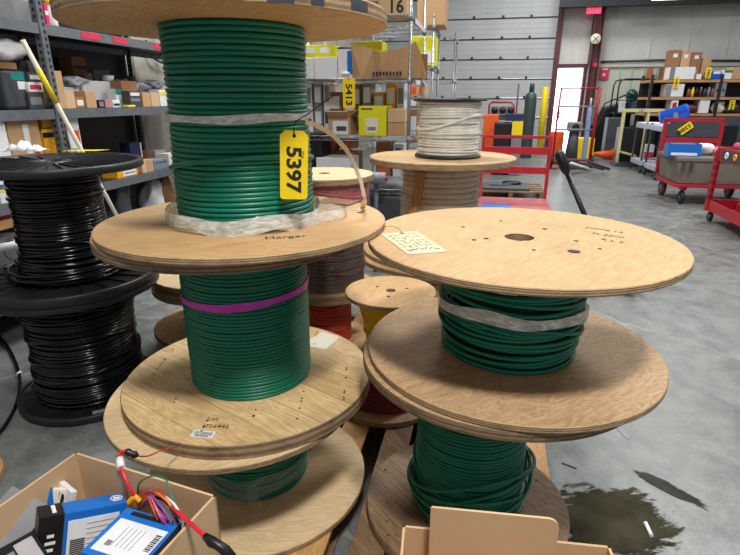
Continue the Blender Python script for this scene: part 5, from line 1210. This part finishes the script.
p = onz(133, 503, .64); tag(MB().tube(spl([Vector((-.01, 0, 0)), Vector((.004, .004, .012)), Vector((.016, 0, .004))]), .006, 8).build('tape_wrap', AMB, None, p), 'brownish yellow tape wrap holding the wire bundle', 'tape')
# red lead with black fuse holders: from the disc into the carton, and the longer one to the right
RED2 = plain('red_lead', (226, 30, 54), .35)
p = onz(176, 447, .52); e0 = onz(177, 446.5, .5425)
t = thing('fused_lead', 'thin red lead with black fuse holder running from the disc into the carton', 'wire', (e0.x, e0.y, .5425))
q = [e0, onz(160, 451, .60), onz(148, 456, .66), onz(138, 456, .70), onz(125, 451, .715), onz(119, 455, .71), onz(120, 465, .705), onz(125, 478, .69), onz(133, 494, .66), onz(138, 503, .63)]
q = [v-e0 for v in q]
MB().tube(spl(q[:4]), .0018, 7).build('thin_wire', RED2, t); MB().tube(spl(q[3:]), .0035, 8).build('thick_wire', RED2, t)
MB().tube([q[3], q[3].lerp(q[4], .25), q[3].lerp(q[4], .5), q[3].lerp(q[4], .8), q[4]], [.004, .009, .006, .0085, .005], 12).build('fuse_holder', BLACK, t)
MB().tube([q[5].lerp(q[6], .4), q[6].lerp(q[7], .25)], .0085, 8).build('white_flag', WHITE, t)
e1 = onz(205, 535, .70)
t = thing('fused_lead', 'thick red lead with black connector crossing the right rim of the carton', 'wire', (e1.x, e1.y, e1.z))
q = [onz(150, 498, .64), onz(166, 502, .69), onz(184, 518, .715), onz(205, 536, .725)]; q = [v-e1 for v in q]
MB().tube(spl(q), .0042, 8).build('thick_wire', RED2, t)
q2 = [onz(205, 536, .725), onz(212, 542, .725), onz(218, 545, .722), onz(226, 551, .715), onz(236, 560, .69)]; q2 = [v-e1 for v in q2]
MB().tube(q2, [.006, .0095, .008, .0095, .006], 12).build('fuse_holder', BLACK, t)

# ------------------------------------------------------------------ foreground: open carton at bottom right
zc = .65; Pa = onz(403, 525, zc); Pb = onz(610, 546, zc); ex = (Pb-Pa); Wc = ex.length; ex.normalize(); rzc = math.atan2(ex.y, ex.x); ey = Vector((-ex.y, ex.x, 0)); Dc = .34; Hc = .3
cen = (Pa+Pb)/2-ey*Dc/2
t = thing('closed_carton', 'closed brown carton under the open carton at bottom right', 'carton', (cen.x, cen.y, 0), rzc); MB().box((0, 0, (zc-Hc)/2), (Wc*.9, Dc*.9, zc-Hc-.002)).build('box_body', CARD, t, bevel=.004)
oc = thing('open_carton', 'open cardboard carton with upright panel at bottom right', 'carton', (cen.x, cen.y, zc-Hc), rzc)
walls(oc, Wc, Dc, Hc, CARDL)
A_ = ony(431.5, 504.5, .775); B_ = ony(556, 517.5, .765)
hw = (B_-A_).length/2; c = (A_+B_)/2; n = 8; r_ = .022; tiltz = math.atan2((B_-A_).z, math.hypot((B_-A_).x, (B_-A_).y))
hgt = c.z-(zc-Hc)-.01
poly = [(-hw, 0), (hw, 0), (hw+.004, hgt-r_)]+[(hw+.004-r_+r_*math.cos(a), hgt-r_+r_*math.sin(a)) for a in [PI/2*k/n for k in range(1, n+1)]]+[(-hw+.003, hgt), (-hw, hgt-.003)]
po = MB().prism(poly, -.0025, .0025).build('upright_panel', CARDL, oc)
loc = oc.matrix_world.inverted() if False else None
lc_ = Matrix.Rotation(-rzc, 4, 'Z') @ (Vector((c.x, c.y, zc-Hc+.006))-Vector((cen.x, cen.y, zc-Hc)))
po.location = lc_; po.rotation_euler = (PI/2, 0, 0)
# ------------------------------------------------------------------ lights
def area(name, loc, size, size_y, energy, color=(1, 1, 1), tgt=None):
    l = bpy.data.lights.new(name, 'AREA'); l.shape = 'RECTANGLE'; l.size = size; l.size_y = size_y; l.energy = energy; l.color = color
    o = bpy.data.objects.new(name, l); COL.objects.link(o); o.location = loc
    if tgt is not None: o.rotation_euler = (Vector(tgt)-Vector(loc)).to_track_quat('-Z', 'Y').to_euler()
    return o
area('high_bay_and_fill', (.55, -.5, 4.85), .6, .5, 225, (1, .97, .92))
for i, (a, b) in enumerate([(-1.2, 4.5), (3.2, 5.5), (-.5, 10), (4.2, 10.5), (1.5, 14)]):
    p = W(a, b, 5.4); area('high_bay_and_fill', p, 1.6, .8, 235 if b < 8 else 150, (1, .99, .97))  # unseen fill lamps, added for ambient light in the hall
w = bpy.data.worlds.new('world'); sc.world = w; w.use_nodes = True
w.node_tree.nodes['Background'].inputs[0].default_value = (.78, .9, 1, 1); w.node_tree.nodes['Background'].inputs[1].default_value = .33
vs_ = sc.view_settings; vs_.view_transform = 'Standard'; vs_.look = 'None'; vs_.exposure = 0; vs_.gamma = 1; vs_.use_curve_mapping = False
